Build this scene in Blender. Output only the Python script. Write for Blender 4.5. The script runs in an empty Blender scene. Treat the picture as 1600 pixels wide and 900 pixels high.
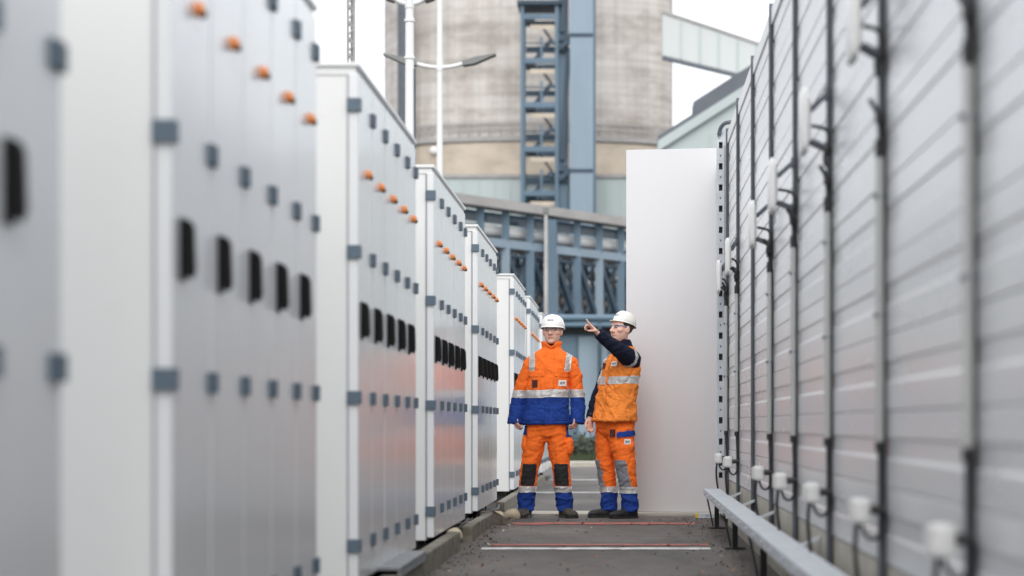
import bpy, bmesh, math, random
from mathutils import Vector, Matrix, noise
R = math.radians
random.seed(7)
scene = bpy.context.scene
col = scene.collection

# ------------------------------------------------------------------ camera, sky, sun, exposure
FPX, VX, VY, HC = 3200.0, 975.0, 662.0, 0.87          # focal length and vanishing point in 1600x900 pixels, eye height
cam_d = bpy.data.cameras.new('camera')
cam = bpy.data.objects.new('camera', cam_d); col.objects.link(cam)
cam.location = (0, 0, HC); cam.rotation_euler = (R(90), 0, 0)
cam_d.sensor_width = 36.0; cam_d.lens = 36.0 * FPX / 1600.0
cam_d.shift_x = (800 - VX) / 1600.0; cam_d.shift_y = (VY - 450) / 1600.0
cam_d.clip_start = 0.1; cam_d.clip_end = 5000
cam_d.dof.use_dof = True; cam_d.dof.focus_distance = 18.9; cam_d.dof.aperture_fstop = 1.65; cam_d.dof.aperture_blades = 9
scene.camera = cam

world = bpy.data.worlds.new('World'); scene.world = world; world.use_nodes = True
wn = world.node_tree; wn.nodes.clear()
SUN_EL, SUN_AZ = R(40), R(178)        # veiled sun behind the camera
sky = wn.nodes.new('ShaderNodeTexSky'); sky.sky_type = 'NISHITA'; sky.sun_disc = False
sky.sun_elevation = SUN_EL; sky.sun_rotation = SUN_AZ; sky.dust_density = 4.0; sky.air_density = 1.0
scl = wn.nodes.new('ShaderNodeVectorMath'); scl.operation = 'SCALE'; scl.inputs['Scale'].default_value = 0.10
wn.links.new(sky.outputs[0], scl.inputs[0])
mixc = wn.nodes.new('ShaderNodeMix'); mixc.data_type = 'RGBA'; mixc.inputs['Factor'].default_value = 0.88   # closed cloud deck
wn.links.new(scl.outputs[0], mixc.inputs[6]); mixc.inputs[7].default_value = (0.88, 0.90, 0.93, 1)
bg = wn.nodes.new('ShaderNodeBackground'); bg.inputs['Strength'].default_value = 1.0
wn.links.new(mixc.outputs[2], bg.inputs['Color'])
wo = wn.nodes.new('ShaderNodeOutputWorld'); wn.links.new(bg.outputs[0], wo.inputs['Surface'])

sun_d = bpy.data.lights.new('sun', 'SUN'); sun = bpy.data.objects.new('sun', sun_d); col.objects.link(sun)
sun_d.energy = 0.9; sun_d.angle = R(45); sun_d.color = (1.0, 0.97, 0.93)
sd = Vector((math.sin(SUN_AZ) * math.cos(SUN_EL), math.cos(SUN_AZ) * math.cos(SUN_EL), math.sin(SUN_EL)))
sun.rotation_euler = sd.to_track_quat('Z', 'Y').to_euler()
vs = scene.view_settings
vs.view_transform = 'Standard'; vs.look = 'None'; vs.gamma = 1.0; vs.exposure = 0.86; vs.use_curve_mapping = False
scene.render.engine = 'CYCLES'
cy = scene.cycles
cy.use_denoising = True; cy.max_bounces = 7; cy.diffuse_bounces = 4; cy.glossy_bounces = 4; cy.transmission_bounces = 6
cy.caustics_reflective = False; cy.caustics_refractive = False; cy.sample_clamp_indirect = 6

# ------------------------------------------------------------------ materials
def srgb(r, g, b):
    f = lambda c: c / 12.92 if c <= 0.04045 else ((c + 0.055) / 1.055) ** 2.4
    return (f(r / 255), f(g / 255), f(b / 255), 1)

def mat(name, color, rough=0.5, metal=0.0, var=0.0, vscale=(3, 3, 3), dark=None, bump=0.0, bscale=60, coat=0.0, spec=0.5):
    m = bpy.data.materials.new(name); m.use_nodes = True
    nt = m.node_tree; p = nt.nodes['Principled BSDF']
    c = tuple(color) if len(color) == 4 else tuple(color) + (1,)
    p.inputs['Base Color'].default_value = c; p.inputs['Roughness'].default_value = rough; p.inputs['Metallic'].default_value = metal
    p.inputs['Specular IOR Level'].default_value = spec
    if coat: p.inputs['Coat Weight'].default_value = coat; p.inputs['Coat Roughness'].default_value = 0.1
    if var or bump:
        geo = nt.nodes.new('ShaderNodeNewGeometry')
    if var:
        mp = nt.nodes.new('ShaderNodeMapping'); mp.inputs['Scale'].default_value = vscale
        nt.links.new(geo.outputs['Position'], mp.inputs['Vector'])
        n = nt.nodes.new('ShaderNodeTexNoise'); n.inputs['Detail'].default_value = 6; n.inputs['Roughness'].default_value = 0.62; n.inputs['Scale'].default_value = 1
        nt.links.new(mp.outputs[0], n.inputs['Vector'])
        rp = nt.nodes.new('ShaderNodeValToRGB')
        rp.color_ramp.elements[0].position = 0.34; rp.color_ramp.elements[1].position = 0.66
        d = dark if dark else tuple(x * (1 - var) for x in c[:3]) + (1,)
        rp.color_ramp.elements[0].color = tuple(d)[:3] + (1,); rp.color_ramp.elements[1].color = c
        nt.links.new(n.outputs['Fac'], rp.inputs['Fac']); nt.links.new(rp.outputs['Color'], p.inputs['Base Color'])
        mr = nt.nodes.new('ShaderNodeMapRange'); mr.inputs['To Min'].default_value = min(1, rough * 1.25); mr.inputs['To Max'].default_value = rough * 0.85
        nt.links.new(n.outputs['Fac'], mr.inputs['Value']); nt.links.new(mr.outputs[0], p.inputs['Roughness'])
    if bump:
        n2 = nt.nodes.new('ShaderNodeTexNoise'); n2.inputs['Scale'].default_value = bscale; n2.inputs['Detail'].default_value = 5
        nt.links.new(geo.outputs['Position'], n2.inputs['Vector'])
        b = nt.nodes.new('ShaderNodeBump'); b.inputs['Strength'].default_value = bump; b.inputs['Distance'].default_value = 0.01
        nt.links.new(n2.outputs['Fac'], b.inputs['Height']); nt.links.new(b.outputs[0], p.inputs['Normal'])
    return m

M = {}
M['cab_white'] = mat('painted steel white', (0.70, 0.71, 0.705), 0.38, var=0.05, vscale=(1.2, 1.2, 0.5), bump=0.02, bscale=9)
M['door_white'] = mat('door enamel white', (0.70, 0.715, 0.73), 0.17, var=0.05, vscale=(2, 2, 0.6), bump=0.008, bscale=5)
M['seam'] = mat('door seam rubber', (0.36, 0.37, 0.38), 0.7)
M['hinge'] = mat('hinge slate grey', srgb(84, 101, 115), 0.45, var=0.15, vscale=(20, 20, 20))
M['handle'] = mat('handle black', (0.008, 0.008, 0.009), 0.65, spec=0.2)
M['orange_lens'] = mat('orange plastic', (0.78, 0.25, 0.06), 0.35)
M['black'] = mat('black rubber', (0.015, 0.015, 0.016), 0.55)
M['dark_steel'] = mat('dark base steel', (0.03, 0.03, 0.032), 0.7, var=0.4, vscale=(8, 8, 8))
M['board'] = mat('wall board pale grey', (0.63, 0.64, 0.655), 0.25, var=0.05, vscale=(1.5, 0.7, 4), bump=0.006, bscale=4)
M['post'] = mat('post dark grey', srgb(92, 98, 107), 0.5, var=0.25, vscale=(6, 6, 3))
M['gasket'] = mat('gasket near black', (0.045, 0.047, 0.05), 0.7)
M['conduit'] = mat('conduit grey plastic', srgb(176, 177, 175), 0.45, var=0.08, vscale=(5, 5, 2))
M['galv'] = mat('galvanised steel', srgb(196, 201, 207), 0.45, metal=0.15, var=0.16, vscale=(9, 9, 9))
M['plate_steel'] = mat('dull plate steel', srgb(138, 142, 146), 0.5, metal=0.1, var=0.25, vscale=(7, 7, 7))
M['white_plastic'] = mat('white plastic', (0.70, 0.70, 0.69), 0.4)
M['lt_grey_plastic'] = mat('light grey plastic', (0.62, 0.63, 0.64), 0.4)
M['plinth'] = mat('concrete plinth', srgb(180, 175, 164), 0.85, var=0.2, vscale=(5, 5, 5), bump=0.25, bscale=40)
M['panel_white'] = mat('open door white', (0.61, 0.61, 0.625), 0.45, var=0.03, vscale=(1, 1, 0.5))
M['kerb'] = mat('kerb concrete', srgb(128, 123, 110), 0.9, var=0.5, vscale=(7, 7, 11), bump=0.5, bscale=45)
M['stone'] = mat('pale stone', srgb(196, 184, 160), 0.9, var=0.3, vscale=(20, 20, 20), bump=0.5, bscale=50)
M['soil'] = mat('dark damp soil', (0.022, 0.019, 0.016), 0.95, var=0.5, vscale=(12, 12, 12), bump=0.6, bscale=30)
M['wood'] = mat('weathered timber', srgb(112, 102, 94), 0.85, var=0.45, vscale=(30, 5, 30), bump=0.3, bscale=60)
M['white_paint'] = mat('worn white paint', (0.72, 0.72, 0.70), 0.7, var=0.3, vscale=(14, 14, 14))
M['red_paint'] = mat('worn red spray paint', srgb(196, 104, 94), 0.8, var=0.3, vscale=(11, 9, 9), dark=srgb(112, 92, 87))
M['far_paint'] = mat('faded road paint', (0.36, 0.36, 0.35), 0.8, var=0.4, vscale=(4, 4, 4))
M['blue_steel'] = mat('blue painted steel', srgb(92, 116, 134), 0.5, var=0.18, vscale=(0.6, 0.6, 0.3))
M['blue_light'] = mat('light blue duct paint', srgb(134, 152, 166), 0.5, var=0.10, vscale=(0.5, 0.5, 0.15))
M['blue_dark'] = mat('dark blue steel', srgb(56, 76, 92), 0.6, var=0.25, vscale=(0.6, 0.6, 0.4))
M['pale_green'] = mat('pale green cladding', srgb(176, 187, 187), 0.6, var=0.06, vscale=(0.3, 0.3, 0.1))
M['gallery'] = mat('gallery cladding', srgb(192, 196, 195), 0.6, var=0.05, vscale=(0.4, 0.4, 0.1))
M['roof_dark'] = mat('dark roof trim', srgb(96, 102, 110), 0.6, var=0.1, vscale=(0.5, 0.5, 0.5))
M['pipe_grey'] = mat('insulated pipe cladding', srgb(206, 208, 208), 0.45, metal=0.2, var=0.15, vscale=(0.8, 0.8, 0.8))
M['beam_grey'] = mat('weathered grey beam', srgb(168, 166, 164), 0.75, var=0.2, vscale=(0.8, 0.8, 1.5))
M['glass_dark'] = mat('dark glazing', srgb(60, 88, 108), 0.2)
M['brown'] = mat('rusty brown plant', srgb(128, 112, 100), 0.8, var=0.4, vscale=(0.8, 0.8, 0.8))
M['lamp_white'] = mat('lamp post white', (0.74, 0.75, 0.75), 0.45)
M['lamp_head'] = mat('lamp head grey', srgb(120, 122, 122), 0.5)
M['grass'] = mat('grass', (0.055, 0.075, 0.03), 0.9, var=0.4, vscale=(3, 3, 3))
M['leaf_green'] = mat('hedge leaf', (0.06, 0.07, 0.045), 0.8, var=0.4, vscale=(6, 6, 6))
M['leaf_brown'] = mat('dry leaf', srgb(150, 112, 84), 0.8, var=0.5, vscale=(30, 30, 30))
M['gravel'] = mat('gravel', srgb(140, 132, 122), 0.9, var=0.5, vscale=(40, 40, 40))
M['yellow'] = mat('yellow plastic', (0.75, 0.48, 0.02), 0.5)
M['orange_cloth'] = mat('hi-vis orange cloth', (0.95, 0.185, 0.028), 0.85, var=0.10, vscale=(14, 14, 9), bump=0.12, bscale=180, spec=0.2)
M['orange_vest'] = mat('hi-vis orange vest cloth', (0.90, 0.27, 0.05), 0.85, var=0.12, vscale=(14, 14, 9), bump=0.12, bscale=180, spec=0.2)
M['blue_cloth'] = mat('royal blue cloth', (0.018, 0.058, 0.30), 0.85, var=0.25, vscale=(14, 14, 9), bump=0.12, bscale=180, spec=0.2)
M['navy_cloth'] = mat('navy sweater cloth', (0.010, 0.013, 0.030), 0.9, var=0.2, vscale=(20, 20, 20), bump=0.15, bscale=200, spec=0.2)
M['reflective'] = mat('reflective tape', (0.56, 0.565, 0.56), 0.42, metal=0.15, var=0.15, vscale=(22, 22, 22))
M['black_cloth'] = mat('black patch cloth', (0.014, 0.014, 0.015), 0.8, bump=0.1, bscale=150)
M['grey_cloth'] = mat('grey patch cloth', srgb(128, 131, 138), 0.85, var=0.2, vscale=(14, 14, 14))
M['maroon'] = mat('dark brown patch', srgb(74, 38, 34), 0.8)
M['boot'] = mat('boot black leather', (0.018, 0.018, 0.019), 0.6, var=0.3, vscale=(25, 25, 25))
M['boot_dusty'] = mat('dusty boot leather', srgb(84, 78, 70), 0.75, var=0.6, vscale=(28, 28, 28))
M['helmet'] = mat('helmet white', (0.80, 0.80, 0.785), 0.28)
M['helmet_cream'] = mat('helmet ivory', (0.76, 0.75, 0.70), 0.32)
M['skin'] = mat('skin', (0.74, 0.46, 0.355), 0.5, var=0.18, vscale=(40, 40, 40), dark=(0.68, 0.39, 0.30))
M['lip'] = mat('lips', (0.50, 0.21, 0.18), 0.5)
M['stubble'] = mat('stubble skin', (0.64, 0.41, 0.32), 0.6)
M['eye'] = mat('eye', (0.05, 0.04, 0.035), 0.3)
M['hair'] = mat('brown hair', (0.045, 0.028, 0.02), 0.7, var=0.4, vscale=(90, 90, 20))
M['ink'] = mat('logo ink', srgb(58, 72, 92), 0.7)
M['badge'] = mat('badge white', (0.78, 0.78, 0.77), 0.7)
M['frame_blue'] = mat('spectacle frame blue', (0.16, 0.27, 0.50), 0.3)
M['frame_clear'] = mat('spectacle frame clear grey', (0.45, 0.43, 0.42), 0.3)

def glass_mat():
    m = bpy.data.materials.new('spectacle lens'); m.use_nodes = True
    nt = m.node_tree; nt.nodes.clear(); L = nt.links
    tr = nt.nodes.new('ShaderNodeBsdfTransparent'); tr.inputs[0].default_value = (0.93, 0.95, 0.97, 1)
    gl = nt.nodes.new('ShaderNodeBsdfGlossy'); gl.inputs['Roughness'].default_value = 0.06
    mx = nt.nodes.new('ShaderNodeMixShader'); mx.inputs[0].default_value = 0.16; o = nt.nodes.new('ShaderNodeOutputMaterial')
    L.new(tr.outputs[0], mx.inputs[1]); L.new(gl.outputs[0], mx.inputs[2]); L.new(mx.outputs[0], o.inputs['Surface'])
    return m
M['lens'] = glass_mat()

def asphalt_mat():
    m = bpy.data.materials.new('asphalt'); m.use_nodes = True
    nt = m.node_tree; L = nt.links; p = nt.nodes['Principled BSDF']
    geo = nt.nodes.new('ShaderNodeNewGeometry')
    def nz(scale, detail=6, rough=0.6, vs=None):
        n = nt.nodes.new('ShaderNodeTexNoise'); n.inputs['Scale'].default_value = scale; n.inputs['Detail'].default_value = detail; n.inputs['Roughness'].default_value = rough
        if vs:
            mp = nt.nodes.new('ShaderNodeMapping'); mp.inputs['Scale'].default_value = vs
            L.new(geo.outputs['Position'], mp.inputs['Vector']); L.new(mp.outputs[0], n.inputs['Vector'])
        else: L.new(geo.outputs['Position'], n.inputs['Vector'])
        return n
    big = nz(0.9, 5, 0.65, (1, 0.45, 1)); fine = nz(70, 4); mid = nz(7, 6, 0.7)
    r1 = nt.nodes.new('ShaderNodeValToRGB'); r1.color_ramp.elements[0].position = 0.36; r1.color_ramp.elements[1].position = 0.66
    r1.color_ramp.elements[0].color = (0.062, 0.055, 0.051, 1); r1.color_ramp.elements[1].color = (0.158, 0.145, 0.138, 1)
    L.new(big.outputs['Fac'], r1.inputs['Fac'])
    r2 = nt.nodes.new('ShaderNodeValToRGB'); r2.color_ramp.elements[0].position = 0.32; r2.color_ramp.elements[1].position = 0.72
    r2.color_ramp.elements[0].color = (0.55, 0.53, 0.51, 1); r2.color_ramp.elements[1].color = (1.35, 1.33, 1.3, 1)
    L.new(fine.outputs['Fac'], r2.inputs['Fac'])
    mx = nt.nodes.new('ShaderNodeMix'); mx.data_type = 'RGBA'; mx.blend_type = 'MULTIPLY'; mx.inputs['Factor'].default_value = 0.8
    L.new(r1.outputs['Color'], mx.inputs[6]); L.new(r2.outputs['Color'], mx.inputs[7])
    r3 = nt.nodes.new('ShaderNodeValToRGB'); r3.color_ramp.elements[0].position = 0.38; r3.color_ramp.elements[1].position = 0.52
    r3.color_ramp.elements[0].color = (0.62, 0.60, 0.58, 1); r3.color_ramp.elements[1].color = (1, 1, 1, 1)
    L.new(mid.outputs['Fac'], r3.inputs['Fac'])
    mx2 = nt.nodes.new('ShaderNodeMix'); mx2.data_type = 'RGBA'; mx2.blend_type = 'MULTIPLY'; mx2.inputs['Factor'].default_value = 0.7
    L.new(mx.outputs[2], mx2.inputs[6]); L.new(r3.outputs['Color'], mx2.inputs[7])
    # cracks
    vo = nt.nodes.new('ShaderNodeTexVoronoi'); vo.feature = 'DISTANCE_TO_EDGE'; vo.inputs['Scale'].default_value = 0.42
    wv = nt.nodes.new('ShaderNodeVectorMath'); wv.operation = 'ADD'; L.new(geo.outputs['Position'], wv.inputs[0])
    sc = nt.nodes.new('ShaderNodeVectorMath'); sc.operation = 'SCALE'; sc.inputs['Scale'].default_value = 0.5
    L.new(mid.outputs['Color'], sc.inputs[0]); L.new(sc.outputs[0], wv.inputs[1]); L.new(wv.outputs[0], vo.inputs['Vector'])
    cr = nt.nodes.new('ShaderNodeValToRGB'); cr.color_ramp.elements[0].position = 0.0; cr.color_ramp.elements[1].position = 0.012
    cr.color_ramp.elements[0].color = (0.35, 0.35, 0.35, 1); cr.color_ramp.elements[1].color = (1, 1, 1, 1)
    L.new(vo.outputs['Distance'], cr.inputs['Fac'])
    mx3 = nt.nodes.new('ShaderNodeMix'); mx3.data_type = 'RGBA'; mx3.blend_type = 'MULTIPLY'; mx3.inputs['Factor'].default_value = 0.8
    L.new(mx2.outputs[2], mx3.inputs[6]); L.new(cr.outputs['Color'], mx3.inputs[7])
    L.new(mx3.outputs[2], p.inputs['Base Color'])
    rr = nt.nodes.new('ShaderNodeMapRange'); rr.inputs['To Min'].default_value = 0.55; rr.inputs['To Max'].default_value = 0.95
    L.new(big.outputs['Fac'], rr.inputs['Value']); L.new(rr.outputs[0], p.inputs['Roughness'])
    b = nt.nodes.new('ShaderNodeBump'); b.inputs['Strength'].default_value = 0.6; b.inputs['Distance'].default_value = 0.006
    L.new(fine.outputs['Fac'], b.inputs['Height']); L.new(b.outputs[0], p.inputs['Normal'])
    return m
M['asphalt'] = asphalt_mat()

def silo_mat():
    m = bpy.data.materials.new('stained concrete'); m.use_nodes = True
    nt = m.node_tree; L = nt.links; p = nt.nodes['Principled BSDF']; p.inputs['Roughness'].default_value = 0.9
    geo = nt.nodes.new('ShaderNodeNewGeometry')
    def nz(vs, detail=6, rough=0.6):
        mp = nt.nodes.new('ShaderNodeMapping'); mp.inputs['Scale'].default_value = vs
        n = nt.nodes.new('ShaderNodeTexNoise'); n.inputs['Scale'].default_value = 1; n.inputs['Detail'].default_value = detail; n.inputs['Roughness'].default_value = rough
        L.new(geo.outputs['Position'], mp.inputs['Vector']); L.new(mp.outputs[0], n.inputs['Vector']); return n
    def ramp(src, a, ca, b, cb):
        r = nt.nodes.new('ShaderNodeValToRGB'); r.color_ramp.elements[0].position = a; r.color_ramp.elements[1].position = b
        r.color_ramp.elements[0].color = ca; r.color_ramp.elements[1].color = cb; L.new(src, r.inputs['Fac']); return r
    def mul(a, b, f):
        x = nt.nodes.new('ShaderNodeMix'); x.data_type = 'RGBA'; x.blend_type = 'MULTIPLY'; x.inputs['Factor'].default_value = f
        L.new(a, x.inputs[6]); L.new(b, x.inputs[7]); return x.outputs[2]
    base = ramp(nz((0.12, 0.12, 0.10)).outputs['Fac'], 0.35, (0.56, 0.53, 0.50, 1), 0.65, (0.68, 0.65, 0.62, 1))
    streak = ramp(nz((1.6, 1.6, 0.05), 7, 0.65).outputs['Fac'], 0.36, (0.78, 0.755, 0.73, 1), 0.60, (1, 1, 1, 1))
    lifts = ramp(nz((0.05, 0.05, 2.2), 3, 0.5).outputs['Fac'], 0.38, (0.78, 0.77, 0.76, 1), 0.58, (1, 1, 1, 1))
    blot = ramp(nz((0.30, 0.30, 0.55), 8, 0.7).outputs['Fac'], 0.40, (0.55, 0.52, 0.50, 1), 0.53, (1, 1, 1, 1))
    c = mul(base.outputs[0], streak.outputs[0], 0.75); c = mul(c, lifts.outputs[0], 0.7); c = mul(c, blot.outputs[0], 0.5)
    # grime gathers on the lower lifts of the shell, above the ring walkway
    sep = nt.nodes.new('ShaderNodeSeparateXYZ'); L.new(geo.outputs['Position'], sep.inputs[0])
    mr = nt.nodes.new('ShaderNodeMapRange'); mr.inputs['From Min'].default_value = 19.0; mr.inputs['From Max'].default_value = 25.5
    add = nt.nodes.new('ShaderNodeMath'); add.operation = 'MULTIPLY_ADD'; add.inputs[1].default_value = 5.0
    L.new(nz((0.5, 0.5, 0.12)).outputs['Fac'], add.inputs[0]); L.new(sep.outputs['Z'], add.inputs[2]); L.new(add.outputs[0], mr.inputs['Value'])
    g = ramp(mr.outputs[0], 0.1, (0.62, 0.59, 0.57, 1), 0.75, (1, 1, 1, 1))
    c = mul(c, g.outputs[0], 0.75)
    L.new(c, p.inputs['Base Color'])
    return m
M['silo'] = silo_mat()
M['silo_plinth'] = mat('beige concrete collar', srgb(200, 188, 172), 0.9, var=0.25, vscale=(0.5, 0.5, 0.9))

# ------------------------------------------------------------------ mesh helpers
class MB:
    def __init__(s): s.v = []; s.f = []; s.m = []
    def add(s, vs, fs, m=0):
        o = len(s.v); s.v += [tuple(v) for v in vs]
        for f in fs: s.f.append(tuple(i + o for i in f)); s.m.append(m)
        return s
    def box(s, x0, x1, y0, y1, z0, z1, m=0):
        vs = [(x, y, z) for z in (z0, z1) for y in (y0, y1) for x in (x0, x1)]
        return s.add(vs, [(0, 2, 3, 1), (4, 5, 7, 6), (0, 1, 5, 4), (2, 6, 7, 3), (0, 4, 6, 2), (1, 3, 7, 5)], m)
    def obox(s, p0, p1, w, h, m=0, up=(0, 0, 1)):           # a bar of section w x h between two points
        p0, p1 = Vector(p0), Vector(p1); d = (p1 - p0).normalized(); u = Vector(up)
        if abs(d.dot(u)) > 0.97: u = Vector((0, 1, 0))
        a = d.cross(u).normalized() * (w / 2); b = a.cross(d).normalized() * (h / 2)
        vs = [p + i * a + j * b for p in (p0, p1) for i, j in ((-1, -1), (1, -1), (1, 1), (-1, 1))]
        return s.add(vs, [(3, 2, 1, 0), (4, 5, 6, 7), (0, 1, 5, 4), (1, 2, 6, 5), (2, 3, 7, 6), (3, 0, 4, 7)], m)
    def tube(s, pts, r, n=8, m=0, flat=1.0, side=None):
        pts = [Vector(p) for p in pts]; k = len(pts)
        rs = r if isinstance(r, (list, tuple)) else [r] * k
        t0 = (pts[1] - pts[0]).normalized()
        ref = Vector(side) if side else (Vector((0, 0, 1)) if abs(t0.z) < 0.9 else Vector((1, 0, 0)))
        vs = []
        for i in range(k):
            t = ((pts[min(i + 1, k - 1)] - pts[max(i - 1, 0)])).normalized()
            a = (ref - t * ref.dot(t)).normalized(); b = t.cross(a); ref = a
            ra, rb = (rs[i] if isinstance(rs[i], tuple) else (rs[i], rs[i] * flat))
            for j in range(n):
                q = 2 * math.pi * j / n
                vs.append(pts[i] + a * (math.cos(q) * ra) + b * (math.sin(q) * rb))
        fs = [(i * n + j, i * n + (j + 1) % n, (i + 1) * n + (j + 1) % n, (i + 1) * n + j) for i in range(k - 1) for j in range(n)]
        fs += [tuple(range(n - 1, -1, -1)), tuple((k - 1) * n + j for j in range(n))]
        return s.add(vs, fs, m)
    def rings(s, rings, n=24, m=0, yaw=0.0, power=2.0):   # horizontal loft: (x, y, z, half width, half depth)
        vs = []; ca, sa = math.cos(yaw), math.sin(yaw)
        for (x, y, z, rx, ry) in rings:
            for j in range(n):
                q = 2 * math.pi * j / n; c, d = math.cos(q), math.sin(q)
                e = 2.0 / power
                u = math.copysign(abs(c) ** e, c) * rx; w = math.copysign(abs(d) ** e, d) * ry
                vs.append((x + u * ca + w * sa, y - u * sa + w * ca, z))
        k = len(rings)
        fs = [(i * n + j, i * n + (j + 1) % n, (i + 1) * n + (j + 1) % n, (i + 1) * n + j) for i in range(k - 1) for j in range(n)]
        fs += [tuple(range(n - 1, -1, -1)), tuple((k - 1) * n + j for j in range(n))]
        return s.add(vs, fs, m)
    def ball(s, c, r, nu=14, nv=9, m=0, mx=None):
        c = Vector(c); r = (r, r, r) if not isinstance(r, (tuple, list)) else r
        vs = [Vector((0, 0, -r[2]))]
        for i in range(1, nv):
            f = math.pi * i / nv - math.pi / 2
            for j in range(nu):
                q = 2 * math.pi * j / nu
                vs.append(Vector((math.cos(f) * math.cos(q) * r[0], math.cos(f) * math.sin(q) * r[1], math.sin(f) * r[2])))
        vs.append(Vector((0, 0, r[2])))
        if mx: vs = [mx @ v for v in vs]
        vs = [v + c for v in vs]
        fs = [(0, 1 + (j + 1) % nu, 1 + j) for j in range(nu)]
        for i in range(nv - 2):
            a = 1 + i * nu
            fs += [(a + j, a + (j + 1) % nu, a + nu + (j + 1) % nu, a + nu + j) for j in range(nu)]
        a = 1 + (nv - 2) * nu
        fs += [(a + j, a + (j + 1) % nu, len(vs) - 1) for j in range(nu)]
        return s.add(vs, fs, m)
    def prism(s, poly, axis, a0, a1, m=0):                   # poly in the two other axes, in order
        def P(u, w, a): return (a, u, w) if axis == 'x' else ((u, a, w) if axis == 'y' else (u, w, a))
        n = len(poly); vs = [P(u, w, a0) for u, w in poly] + [P(u, w, a1) for u, w in poly]
        fs = [(i, (i + 1) % n, n + (i + 1) % n, n + i) for i in range(n)] + [tuple(range(n - 1, -1, -1)), tuple(range(n, 2 * n))]
        return s.add(vs, fs, m)
    def mesh(s, name, mats, smooth=False, bevel=0.0, angle=None):
        me = bpy.data.meshes.new(name); me.from_pydata(s.v, [], s.f)
        mats = mats if isinstance(mats, (list, tuple)) else [mats]
        for q in mats: me.materials.append(M[q] if isinstance(q, str) else q)
        me.polygons.foreach_set('material_index', s.m)
        bm = bmesh.new(); bm.from_mesh(me)
        bmesh.ops.recalc_face_normals(bm, faces=bm.faces)
        if bevel: bmesh.ops.bevel(bm, geom=list(bm.edges), offset=bevel, segments=2, affect='EDGES', profile=0.6)
        bm.to_mesh(me); bm.free()
        if smooth:
            me.polygons.foreach_set('use_smooth', [True] * len(me.polygons))
            if angle: me.set_sharp_from_angle(angle=R(angle))
        me.update(); return me
    def build(s, name, mats, parent=None, smooth=False, bevel=0.0, angle=None, loc=None):
        return obj(name, s.mesh(name, mats, smooth, bevel, angle), parent, loc)

def obj(name, me, parent=None, loc=None, rot=None):
    o = bpy.data.objects.new(name, me); col.objects.link(o)
    if parent: o.parent = parent
    if loc: o.location = loc
    if rot: o.rotation_euler = rot
    return o
def tag(o, label=None, cat=None, group=None, kind=None):
    if label: o['label'] = label
    if cat: o['category'] = cat
    if group: o['group'] = group
    if kind: o['kind'] = kind
    return o
def thing(name, label, cat, loc=(0, 0, 0), rz=0, group=None):
    return tag(obj(name, None, None, loc, (0, 0, rz)), label, cat, group)
def at(px, py, Y): return Vector(((px - VX) / FPX * Y, Y, HC + (VY - py) / FPX * Y))
def curve(pts, n=8):                                     # Catmull-Rom through points
    pts = [Vector(p) for p in pts]; out = []
    q = [pts[0]] + pts + [pts[-1]]
    for i in range(1, len(q) - 2):
        for k in range(n):
            t = k / n; a, b, c, d = q[i - 1], q[i], q[i + 1], q[i + 2]
            out.append(0.5 * ((2 * b) + (c - a) * t + (2 * a - 5 * b + 4 * c - d) * t * t + (3 * b - a - 3 * c + d) * t ** 3))
    out.append(pts[-1]); return out

# ------------------------------------------------------------------ ground
g = MB()
g.add([(-900, -60, 0), (900, -60, 0), (900, 1800, 0), (-900, 1800, 0)], [(0, 1, 2, 3)])
ground = tag(g.build('asphalt_ground', 'asphalt'), kind='structure')

def painted_line(y, x0, x1, w, m, z, wob, seed):
    mb = MB(); n = int((x1 - x0) / 0.02); rnd = random.Random(seed); vs = []
    for i in range(n + 1):
        x = x0 + (x1 - x0) * i / n
        c = y + wob * noise.noise((x * 3, seed, 0)); hw = w / 2 * (1 + 0.4 * noise.noise((x * 9, seed, 3)))
        vs += [(x, c - hw, z), (x, c + hw, z)]
    fs = []
    for i in range(n):
        if noise.noise((i * 0.02 * 11, seed, 9)) > -0.45 or m != 'red_paint': fs.append((2 * i, 2 * i + 2, 2 * i + 3, 2 * i + 1))
    mb.add(vs, fs); return mb.build('painted_line', m, ground)
painted_line(14.22, -0.99, 0.60, 0.20, 'white_paint', 0.004, 0.02, 1)
painted_line(14.66, -0.95, 0.60, 0.17, 'red_paint', 0.004, 0.05, 2)
painted_line(17.80, -0.97, 0.62, 0.36, 'red_paint', 0.004, 0.10, 3)
painted_line(25.8, -1.15, 0.9, 0.6, 'far_paint', 0.004, 0.02, 4)
painted_line(31.6, -1.15, 0.9, 0.9, 'far_paint', 0.004, 0.02, 5)
edge = MB().box(-1.15, 1.0, 19.28, 19.95, -0.05, 0.022)
tag(edge.build('threshold_strip', 'plinth', bevel=0.008), kind='structure')
kb = MB().box(-12, 12, 41.2, 42.3, -0.05, 0.10)
tag(kb.build('far_kerb', 'plinth', bevel=0.02), kind='structure')
vg = MB().add([(-60, 42.3, 0.06), (60, 42.3, 0.06), (60, 56, 0.14), (-60, 56, 0.14)], [(0, 1, 2, 3)])
tag(vg.build('grass_verge', 'grass'), kind='structure')
rnd = random.Random(11)
bl = MB()
for i in range(9000):
    x = rnd.uniform(-4, 4); y = rnd.uniform(42.3, 49); h = rnd.uniform(0.06, 0.2); a = rnd.uniform(0, 6.28); w = 0.012
    dx, dy = math.cos(a) * w, math.sin(a) * w; lx, ly = rnd.uniform(-.05, .05), rnd.uniform(-.05, .05)
    bl.add([(x - dx, y - dy, 0.05), (x + dx, y + dy, 0.05), (x + lx, y + ly, 0.05 + h)], [(0, 1, 2)])
tag(bl.build('grass_blades', 'grass'), 'short rough green grass on the verge beyond the yard', 'grass', kind='stuff')

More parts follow.
